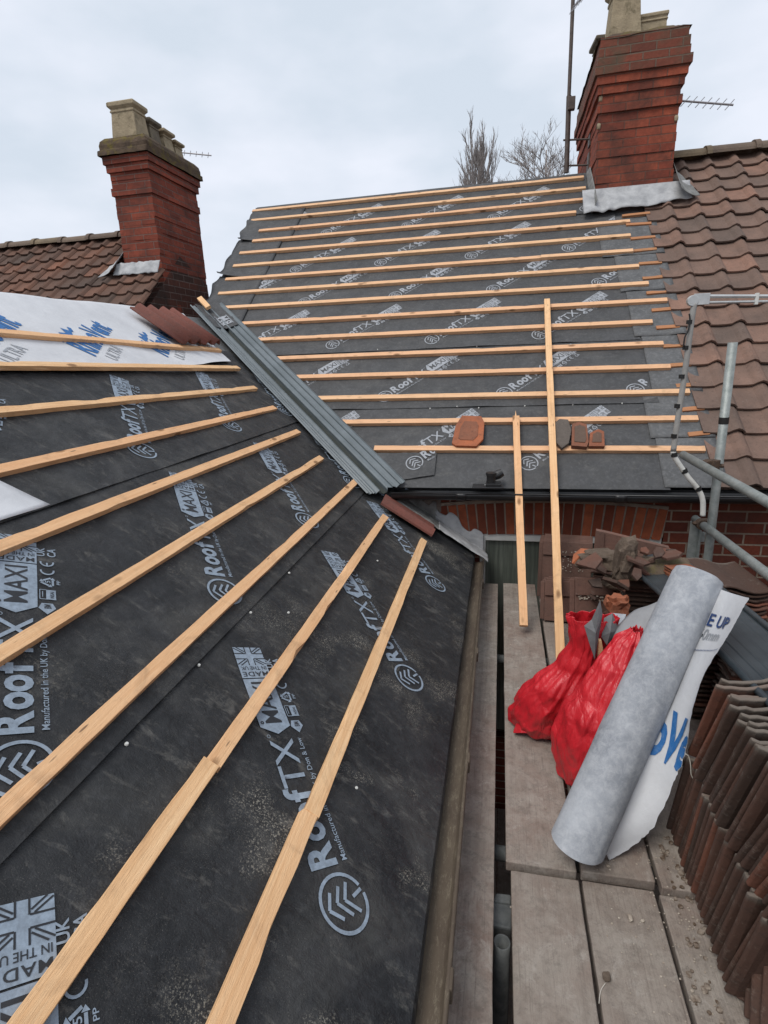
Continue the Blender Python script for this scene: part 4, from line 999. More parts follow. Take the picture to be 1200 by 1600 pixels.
def coupler(c, ax, lab):
    o = thing('scaffold_coupler', c, lab, 'coupler', 'scaffold couplers'); c = Vector(c)
    mb = MB(); mb.tube([c - ax * .022, c + ax * .022], .032, 14); mb.box(c + Vector((.035, .0, .0)), (.03, .05, .04), jit=.003); mb.build('clamp_body', COUP, o, bevel=.003)
    mb = MB(); mb.tube([c + Vector((-.055, -.015, .01)), c + Vector((.075, -.015, -.004))], .006, 8); mb.tube([c + Vector((.06, -.015, 0)), c + Vector((.072, -.015, 0))], .012, 6); mb.tube([c + Vector((-.05, -.015, .01)), c + Vector((-.038, -.015, .01))], .012, 6); mb.build('bolt', COUP, o)
    mb = MB(); mb.tube([c + Vector((.03, 0, -.03)), c + Vector((.03, 0, .03))], .03, 14); mb.build('clamp_jaw', COUP, o)
r1 = (at(1200, 785, 2.64) - at(1078, 712, 3.46)).normalized(); coupler(at(1106, 727, 3.27), r1, 'rusty coupler joining the upper guard rail to the upright tube')
r2 = (at(1200, 898, 2.57) - at(1088, 812, 3.46)).normalized(); coupler(at(1096, 819, 3.36), r2, 'rusty coupler joining the lower guard rail to the upright tube')
mb = MB(); c = at(1084, 843, 3.50); mb.box(c, (.06, .012, .24)); mb.box(c + Vector((.027, -.01, 0)), (.012, .03, .24)); mb.box(c + Vector((.045, 0, .02)), (.025, .03, .06)); tag(mb.build('metal_bracket', GALV, bevel=.002), 'flat galvanised bracket hanging below the lower rusty coupler', 'bracket')
# bent taped tube frame
fr = thing('cable_frame', at(1098, 800, 3.23), 'bent grey and white tube banded with black tape, with a metal arm at its top', 'tube frame')
def smooth_path(P_, n=6):
    o = []
    for i in range(len(P_) - 1):
        p0, p1, p2, p3 = P_[max(i - 1, 0)], P_[i], P_[i + 1], P_[min(i + 2, len(P_) - 1)]
        for k in range(n):
            t = k / n; o.append(.5 * ((2 * p1) + (p2 - p0) * t + (2 * p0 - 5 * p1 + 4 * p2 - p3) * t * t + (3 * p1 - p0 - 3 * p2 + p3) * t ** 3))
    return o + [P_[-1]]
up_ = [at(x, y, 3.23) for x, y in ((1085, 474), (1080, 505), (1069, 590), (1059, 655), (1052, 705))]
lo_ = [at(x, y, 3.23) for x, y in ((1052, 705), (1055, 716), (1074, 744), (1091, 765), (1098, 782), (1098, 806))]
mb = MB(); mb.tube(smooth_path(up_), .0148, 12); mb.build('grey_tube', TUBG, fr, smooth=True)
mb = MB(); mb.tube(smooth_path(lo_), .0142, 12); mb.build('white_tube', TUBW, fr, smooth=True)
for x, y, dx, dy in ((1078, 502, -1, 6), (1072, 542, -1, 6), (1066, 587, -1, 6), (1059, 633, -1, 6), (1054, 680, -1, 6), (1053, 709, 1, 6), (1068, 735, 4, 4), (1090, 763, 3, 4)):
    a = at(x, y - 2, 3.23); b = at(x + dx * .6, y + 2 + dy * .4, 3.23); mb = MB(); mb.tube([a, b], .0168, 12); mb.build('tape_band', TAPE, fr)
a, b = at(1088, 463, 3.23), at(1250, 463, 3.23); a2, b2 = at(1090, 473, 3.23), at(1250, 470, 3.23)
mb = MB(); mb.tube([a, b], .009, 10); mb.tube([a2, b2], .007, 10); mb.build('arm_rail', ALU, fr)
mb = MB(); mb.box((a + a2) / 2 + Vector((.02, -.004, 0)), (.075, .012, .055)); mb.tube([at(1082, 470, 3.23) + Vector((0, -.014, 0)), at(1082, 470, 3.23) + Vector((0, .014, 0))], .027, 16); mb.build('hinge', ALU, fr, bevel=.002)
for x in (1182,): mb = MB(); mb.box(at(x, 467, 3.23), (.016, .018, .055)); mb.build('clip', TUBW, fr, bevel=.002)
wp = [at(x, y, 3.21) for x, y in ((1077, 490), (1078, 502), (1075, 517), (1070, 527), (1068, 542))]; mb = MB(); mb.tube(smooth_path(wp), .004, 6); mb.build('black_wire', TAPE, fr, smooth=True)

# ============================================================ loose battens
bt = MAIN.px(855, 465, .09); A = MAIN.P(bt[0], bt[1], .055); B = at(874, 1036, 2.64)
tag(batten('timber_batten', A, B, MAIN.n, WOOD, None, w=.046, t=.026, seed=31, nick=.001), 'long loose pale batten leaning from the scaffold up over the gutter onto the main roof', 'timber batten', 'loose timber battens')
bt = MAIN.px(806, 650, .07); A = MAIN.P(bt[0], bt[1], .05); B = at(810, 985, 2.93)
tag(batten('timber_batten', A, B, MAIN.n, WOOD, None, w=.046, t=.026, seed=33, nick=.001), 'shorter loose pale batten with a splintered top, leaning over the gutter', 'timber batten', 'loose timber battens')
sp = MB(); sp.prism([A + Vector((-.006, 0, .005)), A + Vector((.006, 0, .005)), A + Vector((-.002, .04, .045))], MAIN.n * .008); sp_o = sp.build('splinter', WOOD, bpy.data.objects['timber_batten.001'])

# ============================================================ stacked tiles
def pantile(w=.245, L_=.36, th=.0105, seed=0):
    n = 14; vs = []; fs = []; prof = []
    for i in range(n + 1):
        s = i / n; prof.append((s * w, .015 * math.sin(2 * math.pi * (s * .97 + .02)) + (.006 if s < .08 else 0)))
    m = n + 1; ys = (0, .03, L_ * .5, L_ - .02, L_)
    for j, y in enumerate(ys):
        for dz in (0, -th):
            for x, z in prof:
                ch = (.003 * noise.noise(Vector((x * 30, y * 10, seed))) - .010 * max(0, noise.noise(Vector((x * 22, y, seed * 3.3))) - .22) * (1 if j == 4 else -1)) if j in (0, 4) else 0
                vs.append((x, y + ch * 2, z + dz + .0015 * noise.noise(Vector((x * 40, y * 30, seed)))))
    for j in range(len(ys) - 1):
        for i in range(n):
            a = j * 2 * m + i; b = a + 2 * m; fs.append((a, a + 1, b + 1, b)); a += m; b += m; fs.append((a + 1, a, b, b + 1))
        for i in (0, n):
            a = j * 2 * m + i; fs.append((a, a + m, a + 3 * m, a + 2 * m))
    for j in (0, len(ys) - 1):
        for i in range(n):
            a = j * 2 * m + i; fs.append((a, a + m, a + m + 1, a + 1))
    vs = [(x - w / 2, y, z) for x, y, z in vs]
    return vs, fs
protos = []
def tile_copy(W, lab, grp):
    if len(protos) < 7:
        k = len(protos); vs, fs = pantile(seed=k); mb = MB(); mb.add(vs, fs, 0, (.2, .5, .35, .6, .1, .4, .9)[k])
        o = mb.build('clay_tile', TILS, bevel=.0035, Mw=Matrix.Identity(4)); protos.append(o)
    else:
        o = random.choice(protos).copy(); COL.objects.link(o)
    o.matrix_basis = W; return tag(o, lab, 'roof tile', grp)
def tile_W(pos, lean, yaw=0, roll=0, xrot=0):
    """standing on its tail: local y up, local z facing the viewer; lean tips the head toward the viewer"""
    m = Matrix.Rotation(yaw, 4, 'Z') @ Matrix.Rotation(R(90) + lean, 4, 'X') @ Matrix.Rotation(roll, 4, 'Z') @ Matrix.Rotation(xrot, 4, 'Y')
    return Matrix.Translation(Vector(pos)) @ m
J = lambda a: random.uniform(-a, a)
for i in range(22):                              # lower tier along the walkway
    y = 1.62 - i * .0236 + J(.003); tile_W_ = tile_W((.70 + J(.006), y, ZB + .004), .24 + J(.03), J(.03) + .02, J(.015))
    tile_copy(tile_W_, 'dark clay tile standing on end in the lower tier beside the walkway', 'lower tier of upright tiles')
for i in range(25):                              # upper tier
    y = 1.575 - i * .0238 + J(.003); tile_copy(tile_W((.705 + J(.012), y, ZB + .352 + J(.004)), .36 + J(.035), J(.05) + .04, J(.02)), 'clay tile standing on end in the upper tier below the black panel', 'upper tier of upright tiles')
for i in range(8):                               # second row behind, partly seen
    y = 1.52 - i * .06; tile_copy(tile_W((.99 + J(.01), y, ZB + .33), .3 + J(.03), J(.05)), 'clay tile standing in the row at the right frame edge behind the upper tier', 'back row of upright tiles')
for i in range(9):                               # leaning faces at the bottom right
    y = 1.13 - i * .040; tile_copy(tile_W((.725 + J(.006), y - .0, ZB - .012 + .0), -.40 + J(.03), -.22 + J(.02), J(.02)), 'reddish clay tile in the sloping row at the bottom right corner', 'sloping row of tiles in the corner')
br = MB(); br.tube(smooth_path([Vector((.615, 1.26, -1.17)), Vector((.62, 1.1, -1.165)), Vector((.64, .80, -1.16))]), .0155, 8)
tag(br.build('timber_bar', m_simple('dark_timber', (.1, .065, .045), (.17, .12, .09), 12, .85, 0, .2, .5), smooth=True), 'dark rounded bar lying across the tops of the lower tier of tiles', 'bar')
# flat stacks beyond the rail
def flat_stack(cx, cy, z0, n, yaw, dz, lab, grp, j=.008):
    for k in range(n):
        W = Matrix.Translation(Vector((cx + J(j), cy + J(j), z0 + k * dz))) @ Matrix.Rotation(yaw + J(.03), 4, 'Z') @ Matrix.Rotation(J(.01), 4, 'X') @ Matrix.Translation(Vector((0, -.18, .02)))
        tile_copy(W, lab, grp)
flat_stack(1.06, 2.68, ZB - .01, 24, R(4), .0215, 'weathered tile in the flat stack under the lower guard rail', 'flat stack by the brick wall')
flat_stack(1.08, 2.20, ZB - .01, 17, R(85), .0215, 'weathered tile in the nearer flat stack at the right edge', 'nearer flat stack')
flat_stack(.66, 3.02, ZB, 17, R(-14), .0235, 'dark curved tile in the stack seen end on behind the front brown tile', 'end-on stack of curved tiles', .014)
flat_stack(.76, 2.35, ZB, 15, R(90), .0235, 'dark tile in the stack that props the black panel', 'stack under the black panel', .012)
flat_stack(.78, 2.72, ZB, 19, R(88), .0235, 'tile in the stack beneath the mossy ridge tile', 'stack under the ridge tile', .012)
# interlocking slabs (flat brown concrete tiles) at the left of the pile
def slab_tile(w=.30, L_=.38, th=.02):
    mb = MB(); mb.box((0, L_ / 2, 0), (w, L_, th)); mb.box((0, L_ - .045, th * .8), (w, .09, .014)); mb.box((-w / 2 - .012, L_ / 2, -.004), (.024, L_ * .94, th * .5)); mb.box((w / 2 - .02, L_ / 2, th * .62), (.035, L_ * .9, .008))
    return mb
def slab(pos, rx, ry, rz, mat, lab, grp=None, w=.30, L_=.38, tint=.5, name='concrete_tile'):
    W = Matrix.Translation(Vector(pos)) @ Matrix.Rotation(rz, 4, 'Z') @ Matrix.Rotation(rx, 4, 'X') @ Matrix.Rotation(ry, 4, 'Y')
    mb = slab_tile(w, L_); mb.v = [W @ p for p in mb.v]; mb.t = [tint] * len(mb.t)
    return tag(mb.build(name, mat, Mw=W, bevel=.003), lab, 'roof tile', grp)
BRN = m_tile('brown_slab_tile', (.11, .062, .048), (.16, .085, .065), (.19, .1, .075), .35)
for k in range(6):
    slab((.43 + .004 * k, 3.36 + .028 * k, ZB + .01), R(78), 0, R(-6), BRN, ('large brown tile with white mortar dabs leaning in front of the window' if k == 0 else 'brown tile leaning behind the front one in the row by the window'), 'brown tiles leaning by the window', tint=.4 + .1 * (k % 3))
for k in range(3):
    slab((.40 + .012 * k, 3.06 + .03 * k, ZB + .01), R(70), 0, R(-2), BRN, 'lower brown tile tucked behind the long loose batten', 'low brown tiles behind the batten', w=.24, L_=.24, tint=.5)
slab((.495, 2.66, ZB + .08), R(76), R(0), R(4), BRN, 'upright brown tile with a raised top band behind the red sacks', None, w=.19, L_=.36, tint=.55)
mb = MB()
for k in range(26):
    x, z = random.uniform(-.08, .08), random.choice((.245, .25, .26)) + J(.01); lump(mb, (.495 + x, 2.655 + (z * .24) - .012, ZB + .08 + z), (.012, .006, .008), k, 1, .3)
for k in range(40):
    lump(mb, (.46 + J(.07), 3.372 + .02 + J(.005) - .012, ZB + .20 + random.uniform(0, .14)), (.008, .005, .007), k, 1, .3)
tag(mb.build('mortar_dabs', CRUM), 'white mortar dabs spattered over the brown tiles by the window', 'mortar', kind='stuff')
P_ = [at(x, y, 2.95) for x, y in ((928, 866), (932, 829), (947, 832), (1046, 856), (1044, 868))]; mb = MB(); mb.prism(P_, (0, .02, .006), 0, .8); mb.prism([at(x, y, 2.94) for x, y in ((928, 866), (932, 829), (945, 832), (943, 866))], (0, .008, 0), 0, .4)
tag(mb.build('concrete_tile', BRN, loc=P_[0], bevel=.002), 'brown tile lying on its side against the arch behind the mossy ridge tile', 'roof tile')
# mossy half-round ridge tile
mb = MB(); A, B = at(972, 890, 2.62), at(1072, 893, 2.60); dd = (B - A)
def hr(s, t):
    a = math.pi * (.0 + t); return A + dd * s + Vector((0, -.085 * math.cos(a), .085 * math.sin(a) - .02)) + Vector((0, 0, .004 * nz3(s * 6, t * 3, 1)))
mb.grid(hr, 14, 14); tag(mb.build('ridge_tile', m_mossy('mossy_ridge', (.18, .135, .10), (.10, .075, .055), (.14, .12, .05), .52), loc=A, smooth=True, solid=.016), 'mossy half-round ridge tile lying on top of the pile beside the upright tube', 'ridge tile')
def rock(px, py, Y, d, mat, lab, seed, cat='rubble', name='mortar_chunk', rot=0):
    mb = MB(); c = at(px, py, Y); lump(mb, (0, 0, 0), d, seed, 3, .6, 1.7, tint=.6)
    mb.v = [p * (1 + .10 * (1 - 3 * abs(noise.noise(p * 28 + Vector((seed, 0, 0)))))) for p in mb.v]; W = Matrix.Translation(c) @ Matrix.Rotation(rot, 4, 'Y'); mb.v = [W @ p for p in mb.v]
    return tag(mb.build(name, mat, Mw=W), lab, cat)
RUB = m_mossy('rubble_mortar', (.15, .115, .09), (.08, .06, .045), (.22, .17, .12), .6)
rock(935, 874, 2.75, (.19, .12, .085), RUB, 'lumpy mortar chunk on the pile right of the long loose batten', 3)
rock(976, 873, 2.55, (.075, .09, .175), RUB, 'upright broken ridge piece standing at the left end of the mossy ridge tile', 8, 'rubble', 'ridge_fragment', .12)
rock(965, 948, 2.35, (.085, .08, .10), OLDT, 'rounded red-brown tile lump just above the red sacks', 12, 'rubble', 'tile_lump')
rock(958, 912, 2.7, (.10, .09, .05), RUB, 'small grey broken piece under the upright ridge fragment', 21, 'rubble', 'tile_lump', .5)
mb = MB(); P_ = [at(x, y, 2.72) for x, y in ((893, 880), (905, 870), (926, 872), (938, 886), (915, 889))]; mb.prism(P_, (.02, .10, .012), 0, 1.0); tag(mb.build('tile_shard', OLDT, loc=P_[0], bevel=.002), 'bright orange tile shard under the mortar chunk', 'tile shard')
for k in range(5):
    mb = MB(); c = at(1068, 905 - k * 4.0, 2.5); mb.box(c, (.13, .10, .010), rot=rotm(z=.1 * k, y=.06), tint=.9 - .1 * k, jit=.004); tag(mb.build('tile_shard', OLDT, loc=c, bevel=.002), 'flat orange-edged tile shard in the small pile under the mossy ridge tile', 'tile shard', 'small pile of shards')

rs = random.Random(11)
for k in range(30):                              # broken bits heaped between and on the stacks
    px_, py_ = rs.uniform(925, 1000), rs.uniform(872, 975)
    if k > 20: px_, py_ = rs.uniform(1005, 1065), rs.uniform(862, 885)
    c = at(px_, py_, rs.uniform(2.5, 2.85) - (py_ - 872) * .0018); mb = MB(); n = rs.randint(4, 6); r_ = rs.uniform(.03, .075)
    pl_ = [Vector((math.cos(6.283 * i / n + rs.uniform(-.3, .3)) * r_ * rs.uniform(.6, 1.2), math.sin(6.283 * i / n) * r_ * rs.uniform(.5, 1.1), 0)) for i in range(n)]
    m3 = rotm(rs.uniform(-.7, .7), rs.uniform(-.7, .7), rs.uniform(0, 6)); mb.prism([c + m3 @ p for p in pl_], m3 @ Vector((0, 0, .014)), 0, rs.random())
    tag(mb.build('tile_shard', TILS, loc=c, bevel=.002), 'jagged broken tile shard in the heap between the batten and the grey roll', 'tile shard', 'shards in the heap')
# ============================================================ black ribbed panel
mb = MB()
def pn(s, t, h=0):
    a = Vector((.645, 2.72, -1.055)).lerp(Vector((.695, .75, -.80)), s); b = Vector((.895, 2.78, -1.03)).lerp(Vector((.87, .75, -.80)), s)
    return a.lerp(b, t) + Vector((0, 0, h + .012 * math.sin(s * 5)))
mb.grid(lambda s, t: pn(s, t, .0016 * (abs((t * 6) % 1 - .5) < .12)), 60, 54)
mb.build
pan = thing('roof_panel', (.75, 1.7, -.93), 'long dark grey ribbed plastic panel lying over the tile stacks under the roll', 'plastic panel')
mb.build('sheet', SLAT, pan, solid=.008, fix=False)
for t, nm in ((0.0, 'rim'), (1.0, 'rim')):
    q = MB(); q.tube([pn(k / 20, t, .004) for k in range(21)], .011, 8); q.build(nm, SLAT, pan, smooth=True)
for k in range(12):
    q = MB(); q.box(pn(.015, .04 + k * .083, .008), (.006, .07, .012)); q.build('tooth', SLAT, pan)
q = MB(); q.grid(lambda s, t: pn(.0 + .10 * t, .12 + .6 * s, .045 * math.sin(math.pi * s) * (1 - t) ** .5 + .006), 16, 8); q.build('raised_collar', SLAT, pan, smooth=True, solid=.005)

# ============================================================ grey roll and its torn white sheet
roll = thing('membrane_roll', (.262, 1.43, ZB), 'fat grey roll of roofing membrane leaning over the tiles, its torn end printed in blue', 'membrane roll')
A, B = Vector((.262, 1.432, -1.487)), Vector((.680, 1.915, -.768)); ax = (B - A).normalized(); rr = .081
v1 = ax.cross(Vector((0, 0, 1))).normalized(); v2 = v1.cross(ax).normalized()      # v1 to the right, v2 up
mb = MB()
def rl(s, t):
    a = 2 * math.pi * t; r = rr * (1 + .012 * nz3(s * 9, math.cos(a) * 3, math.sin(a) * 3 + 4) + .035 * nz3(s * 3, math.cos(a) * 2, math.sin(a) * 2)) - .004 * (s > .985)
    sq = 1 - .10 * max(0, s - .6) * abs(math.sin(a)); return A + (B - A) * s - ax * (.035 * max(0, 1 - s * 12) * max(-.3, math.sin(a + .25))) + (v1 * math.cos(a) + v2 * math.sin(a) * sq) * r
mb.grid(rl, 50, 56); mb.build('outer_wrap', ROLLM, roll, smooth=True, fix=True)
for q_, nm in ((0.004, 0), (.994, 1)):
    m2 = MB(); pts = []; N = 150
    for k in range(N): a = k / N * 2 * math.pi * 6; r = .02 + (rr - .023) * k / N; pts.append(A + (B - A) * q_ + (v1 * math.cos(a) + v2 * math.sin(a)) * r)
    for p, c in zip(pts[:-1], pts[1:]): m2.add([p, c, c + ax * (.05 if nm == 0 else -.05), p + ax * (.05 if nm == 0 else -.05)], [(0, 1, 2, 3)])
    m2.build('wound_end', GREYS, roll, fix=False, solid=.003)
EDGE = [(950, 1346, 1.45), (990, 1322, 1.47), (1021, 1291, 1.48), (1042, 1249, 1.50), (1060, 1205, 1.51), (1074, 1165, 1.52), (1079, 1120, 1.52), (1098, 1058, 1.54), (1118, 1023, 1.55), (1136, 995, 1.57), (1153, 965, 1.60), (1170, 934, 1.65)]
EP = smooth_path([at(*e) for e in EDGE], 5)
def sheet(s, t, o=0):
    f_ = s * (len(EP) - 1); i = min(int(f_), len(EP) - 2); E_ = EP[i].lerp(EP[i + 1], f_ - i)
    c = A + (B - A) * (.02 + .955 * s); S_ = c + v1 * rr * (.80 + .18 * s) - v2 * rr * (.62 - .6 * s)
    E_ = E_ + (E_ - S_).normalized() * (.006 * nz3(s * 30, 0, 1) + .004 * nz3(s * 75, 0, 2))
    nrm = (E_ - S_).cross(ax).normalized(); nrm = -nrm if nrm.z < 0 else nrm
    return S_.lerp(E_, t) + nrm * (.010 * math.sin(math.pi * t) * nz3(s * 2.5, t, 4) * 2 - .012 * math.sin(t * 3.1) + o)
mb = MB(); mb.grid(sheet, 110, 16)
def shm(u, v, o): return sheet(u, v, o)
def rt(polys, s0, s1, t0, t1):                  # text runs away from the roll (t), its top toward the roll's upper end (s)
    return [[(s0 + y * (s1 - s0), t0 + x * (t1 - t0)) for x, y in p] for p in fit(polys, 0, 1, 0, 1)]
place_print(mb, rt(font_polys('oVe', 1, .04), .36, .535, -.15, 1.12), (0, 0), 0, 1, shm, (0, 1), (.01, .995), 1, .003, .06)
place_print(mb, rt(font_polys('E UP', 1, .02), .855, .905, .05, .72), (0, 0), 0, 1, shm, (0, 1), (.01, .99), 2, .003, .06)
place_print(mb, rt(font_polys('50mm', 1, 0), .80, .845, -.05, .62), (0, 0), 0, 1, shm, (0, 1), (.01, .99), 3, .003, .06)
place_print(mb, [rect(.755, .02 + .05 * k, .759, .05 + .05 * k) for k in range(19)], (0, 0), 0, 1, shm, (0, 1), (.01, .99), 2, .003, .06)
mb.build('torn_sheet', [WHT, BLUE, NAVY, PRN2], roll, smooth=True, fix=False)
mb = MB()
LE = [at(*p) for p in ((1000, 1070, 1.86), (975, 1035, 1.90), (955, 1000, 1.95), (968, 975, 1.98), (990, 954, 2.0), (1010, 948, 2.02), (1030, 952, 2.03))]; LE = smooth_path(LE, 4)
def lf(s, t):
    f_ = s * (len(LE) - 1); i = min(int(f_), len(LE) - 2); E_ = LE[i].lerp(LE[i + 1], f_ - i); c = A + (B - A) * (.45 + .5 * s) - v1 * rr * .75 - v2 * rr * .5
    return E_.lerp(c, t) + v2 * .03 * math.sin(math.pi * t)
mb.grid(lf, 30, 10); mb.build('inner_flap', GREYS, roll, smooth=True, solid=.0015)

# ============================================================ red sacks
def bag(name, lev, lab, seed, folds=9):
    th = thing(name, (lev[0][0], lev[0][1], ZB), lab, 'rubble sack', 'red rubble sacks'); mb = MB(); C_ = [Vector(l[:3]) for l in lev]; nL = len(lev)
    def g(s, t):
        f_ = t * (nL - 1); i = min(int(f_), nL - 2); k = f_ - i; k2 = k * k * (3 - 2 * k)
        c = C_[i].lerp(C_[i + 1], k); rx = lev[i][3] + (lev[i + 1][3] - lev[i][3]) * k2; ry = lev[i][4] + (lev[i + 1][4] - lev[i][4]) * k2
        a = 2 * math.pi * s; ca, sa = math.cos(a), math.sin(a)
        crs = .035 * (1 - abs(nz3(ca * 2.6 + 2 * t, sa * 2.6 - t, t * 5 + seed)) * 3.2) + .018 * (1 - abs(nz3(ca * 6, sa * 6 + t * 3, t * 12 + seed)) * 3)
        fold = crs * .9 + (.05 + .17 * t ** 1.6) * (abs(math.sin(a * folds / 2 + 1.3 * nz3(ca, sa, seed) + 2.2 * t)) ** .7 - .6)
        lum = .10 * nz3(ca * 1.6, sa * 1.6, t * 3 + seed) + .055 * nz3(ca * 5, sa * 5, t * 9 + seed) - .04 * abs(nz3(ca * 3 + t * 4, sa * 3, seed + 4))
        q_ = noise.voronoi(Vector((ca * 1.9 + seed, sa * 1.9, t * 2.3 + .5 * ca)))[0]; q2 = noise.voronoi(Vector((ca * 4.5, sa * 4.5 + seed, t * 6)))[0]
        lum += .16 * (q_[0] - .45) + .06 * (q2[0] - .45)
        k_ = 1 + fold * .8 + lum; return c + Vector((ca * rx * k_, sa * ry * k_, .012 * nz3(ca * 3, sa * 3, t * 5)))
    mb.grid(g, 170, 120)
    o = mb.build('sack', BAGM, th, smooth=True, solid=.001); 
    m2 = MB(); b = lev[0]; m2.add([Vector((b[0] + math.cos(k * .52) * b[3], b[1] + math.sin(k * .52) * b[4], b[2])) for k in range(12)], [tuple(range(12))]); m2.build('sack_base', BAGM, th)
    return th
b1 = bag('rubble_sack', [(.235, 2.10, -1.553, .125, .11), (.23, 2.09, -1.53, .155, .12), (.225, 2.08, -1.475, .155, .13), (.24, 2.06, -1.40, .142, .13), (.275, 2.03, -1.31, .118, .115), (.325, 2.03, -1.21, .080, .08), (.35, 2.01, -1.11, .062, .055), (.355, 2.0, -1.04, .078, .052), (.36, 2.0, -.985, .092, .045)],
    'open red plastic sack farther back, with grey scraps poking from its top', 2.0)
b2 = bag('rubble_sack', [(.35, 1.80, -1.553, .09, .09), (.35, 1.80, -1.52, .112, .11), (.352, 1.80, -1.44, .128, .12), (.36, 1.80, -1.35, .135, .12), (.38, 1.79, -1.26, .125, .11), (.41, 1.80, -1.17, .100, .09), (.44, 1.82, -1.08, .080, .065), (.465, 1.85, -1.00, .055, .045), (.485, 1.86, -.955, .02, .02)],
    'red plastic sack in front, squeezed against the grey roll', 5.0, 7)
mb = MB(); P_ = [at(801, 1146, 2.0), at(840, 1146, 1.96), at(835, 1110, 2.02), at(815, 1110, 2.03)]; mb.prism(P_, (.005, .03, 0)); mb.build('sack_corner', BAGM, b1, bevel=.004)
def scrap(pts, mat, lab, grp='membrane scraps in the red sacks', dy=.03):
    P_ = [at(*p) for p in pts]; c = sum(P_, Vector()) / len(P_) + Vector((0, -dy, 0)); mb = MB(); n = len(P_); mb.add(P_ + [c], [(i, (i + 1) % n, n) for i in range(n)])
    tag(mb.build('membrane_scrap', mat, loc=P_[0], solid=.0015, fix=False), lab, 'membrane scrap', grp)
DGR = m_simple('dark_grey_scrap', (.10, .10, .105), (.15, .15, .155), 12, .7, 0, .3, .2)
scrap([(938, 938, 1.93), (941, 960, 1.92), (934, 1000, 1.90), (929, 1030, 1.88), (921, 1005, 1.89), (913, 978, 1.92), (925, 968, 1.93)], DGR, 'pointed dark grey scrap sticking up out of the farther red sack')
scrap([(957, 958, 1.99), (966, 985, 1.97), (948, 1008, 1.93), (940, 995, 1.94), (944, 966, 1.98)], DGR, 'folded dark scrap inside the mouth of the farther red sack')
scrap([(957, 958, 2.08), (978, 960, 2.08), (974, 1000, 2.02), (964, 985, 2.04)], ROLLM, 'small pale grey scrap between the sacks and the roll')
mb = MB(); mb.prism([at(x, y, 1.91) for x, y in ((936, 1002), (940, 1002), (945, 1030), (935, 1030))], (0, .02, 0)); tag(mb.build('timber_offcut', WOOD, loc=at(936, 1002, 1.91)), 'tiny pale timber offcut poking from the farther red sack', 'timber offcut')
# ============================================================ litter on the boards
mb = MB()
for k in range(300):
    if k < 150: x, y = .60 - abs(random.gauss(0, .13)), random.uniform(.85, 1.38)
    elif k < 230: x, y = random.gauss(.50, .05), random.gauss(1.52, .10)
    else: x, y = random.uniform(-.05, .6), random.uniform(.8, 3.4)
    if -.02 < x < .05 or x > .60: continue
    s = random.uniform(.0010, .0030) * (2.4 if random.random() < .05 else 1); z = ZB - (.018 if y < 1.38 and x > .05 else 0)
    lump(mb, (x, y, z + s * .5), (s * 2.2, s * 1.8, s * 1.4), k, 1, .4)
tag(mb.build('mortar_crumbs', CRUM), 'pale mortar crumbs and grit scattered over the scaffold boards', 'grit', kind='stuff')
mb = MB()
for k in range(70):
    y = random.uniform(1.0, 1.6); x = .56 + J(.03) - (.03 if y < 1.2 else 0); s = random.uniform(.002, .007); lump(mb, (x, y, ZB - (.018 if y < 1.38 else 0) + s * .4), (s * 2.5, s * 2.5, s * 1.5), k + 7, 1, .5)
tag(mb.build('brick_dirt', m_fog()), 'brown dirt and small rubble gathered along the foot of the tile tiers', 'dirt', kind='stuff')
for i, (x, y, d, lab) in enumerate(((1042, 1303, (.03, .025, .018), 'larger pale mortar lump left of the lower tile tier'), (1044, 1318, (.028, .02, .014), 'flat mortar lump nearest the torn sheet corner'), (985, 1434, (.012, .022, .01), 'small pale screw-like bit on the foreground middle board'), (948, 1526, (.02, .022, .012), 'dark square crumb on the foreground middle board'))):
    c = at(x, y, 1.0); c = c * ((ZB - .012) / c.z); mb = MB(); lump(mb, c, d, i + 3, 2, .4); tag(mb.build('mortar_lump', CRUM if i != 3 else RUB, loc=c), lab, 'rubble')
tw = [at(x, y, 1.5) for x, y in ((1071, 1178), (1076, 1182), (1079, 1195), (1080, 1210), (1085, 1220))]; mb = MB(); mb.tube(smooth_path(tw), .0016, 6); tag(mb.build('plastic_strip', TWIN, loc=tw[0], smooth=True), 'thin pale plastic strip curling beside the torn sheet', 'strip')
tw = []
for x, y in ((946, 1536), (940, 1545), (937, 1556), (936, 1568)):
    c = at(x, y, 1.0); tw.append(c * ((ZB - .014) / c.z))
mb = MB(); mb.tube(smooth_path(tw), .001, 6); tag(mb.build('twine', TWIN, loc=tw[0], smooth=True), 'short curl of pale twine on the foreground board joint', 'twine')

# ============================================================ aerials
def yagi(o, A, B, n, half, up, mat, r=.009, er=.0032):
    mb = MB(); mb.tube([A, B], r, 8); mb.build('boom', mat, o)
    for k in range(n):
        c = A.lerp(B, (k + .5) / n); q = MB(); q.tube([c - up * half, c + up * half], er, 6); q.build('element', mat, o)
mast = thing('television_aerial', at(886, 268, 6.95), 'tall dark aerial mast strapped to the left side of the right chimney', 'aerial', 'rooftop aerials')
a, b, c = at(885, 270, 6.95), at(889, 150, 6.95), at(897, -40, 6.95)
mb = MB(); mb.tube([a, b], .026, 12); mb.tube([b - Vector((0, 0, .02)), c], .019, 12); mb.build('pole', POLEM, mast)
mb = MB(); mb.box(at(893, 162, 6.93), (.07, .06, .12)); mb.build('junction_box', POLEM, mast, bevel=.006)
for y in (219, 259):
    mb = MB(); p = at(880, y, 6.95); mb.tube([p, Vector((.885, 6.95, p.z - .02))], .010, 8); mb.box(Vector((.878, 6.95, p.z)), (.014, .12, .18)); mb.build('bracket', POLEM, mast)
yagi(mast, at(895, 12, 6.95), at(918, -12, 6.6), 5, .10, Vector((.35, .3, .6)).normalized(), AERI)
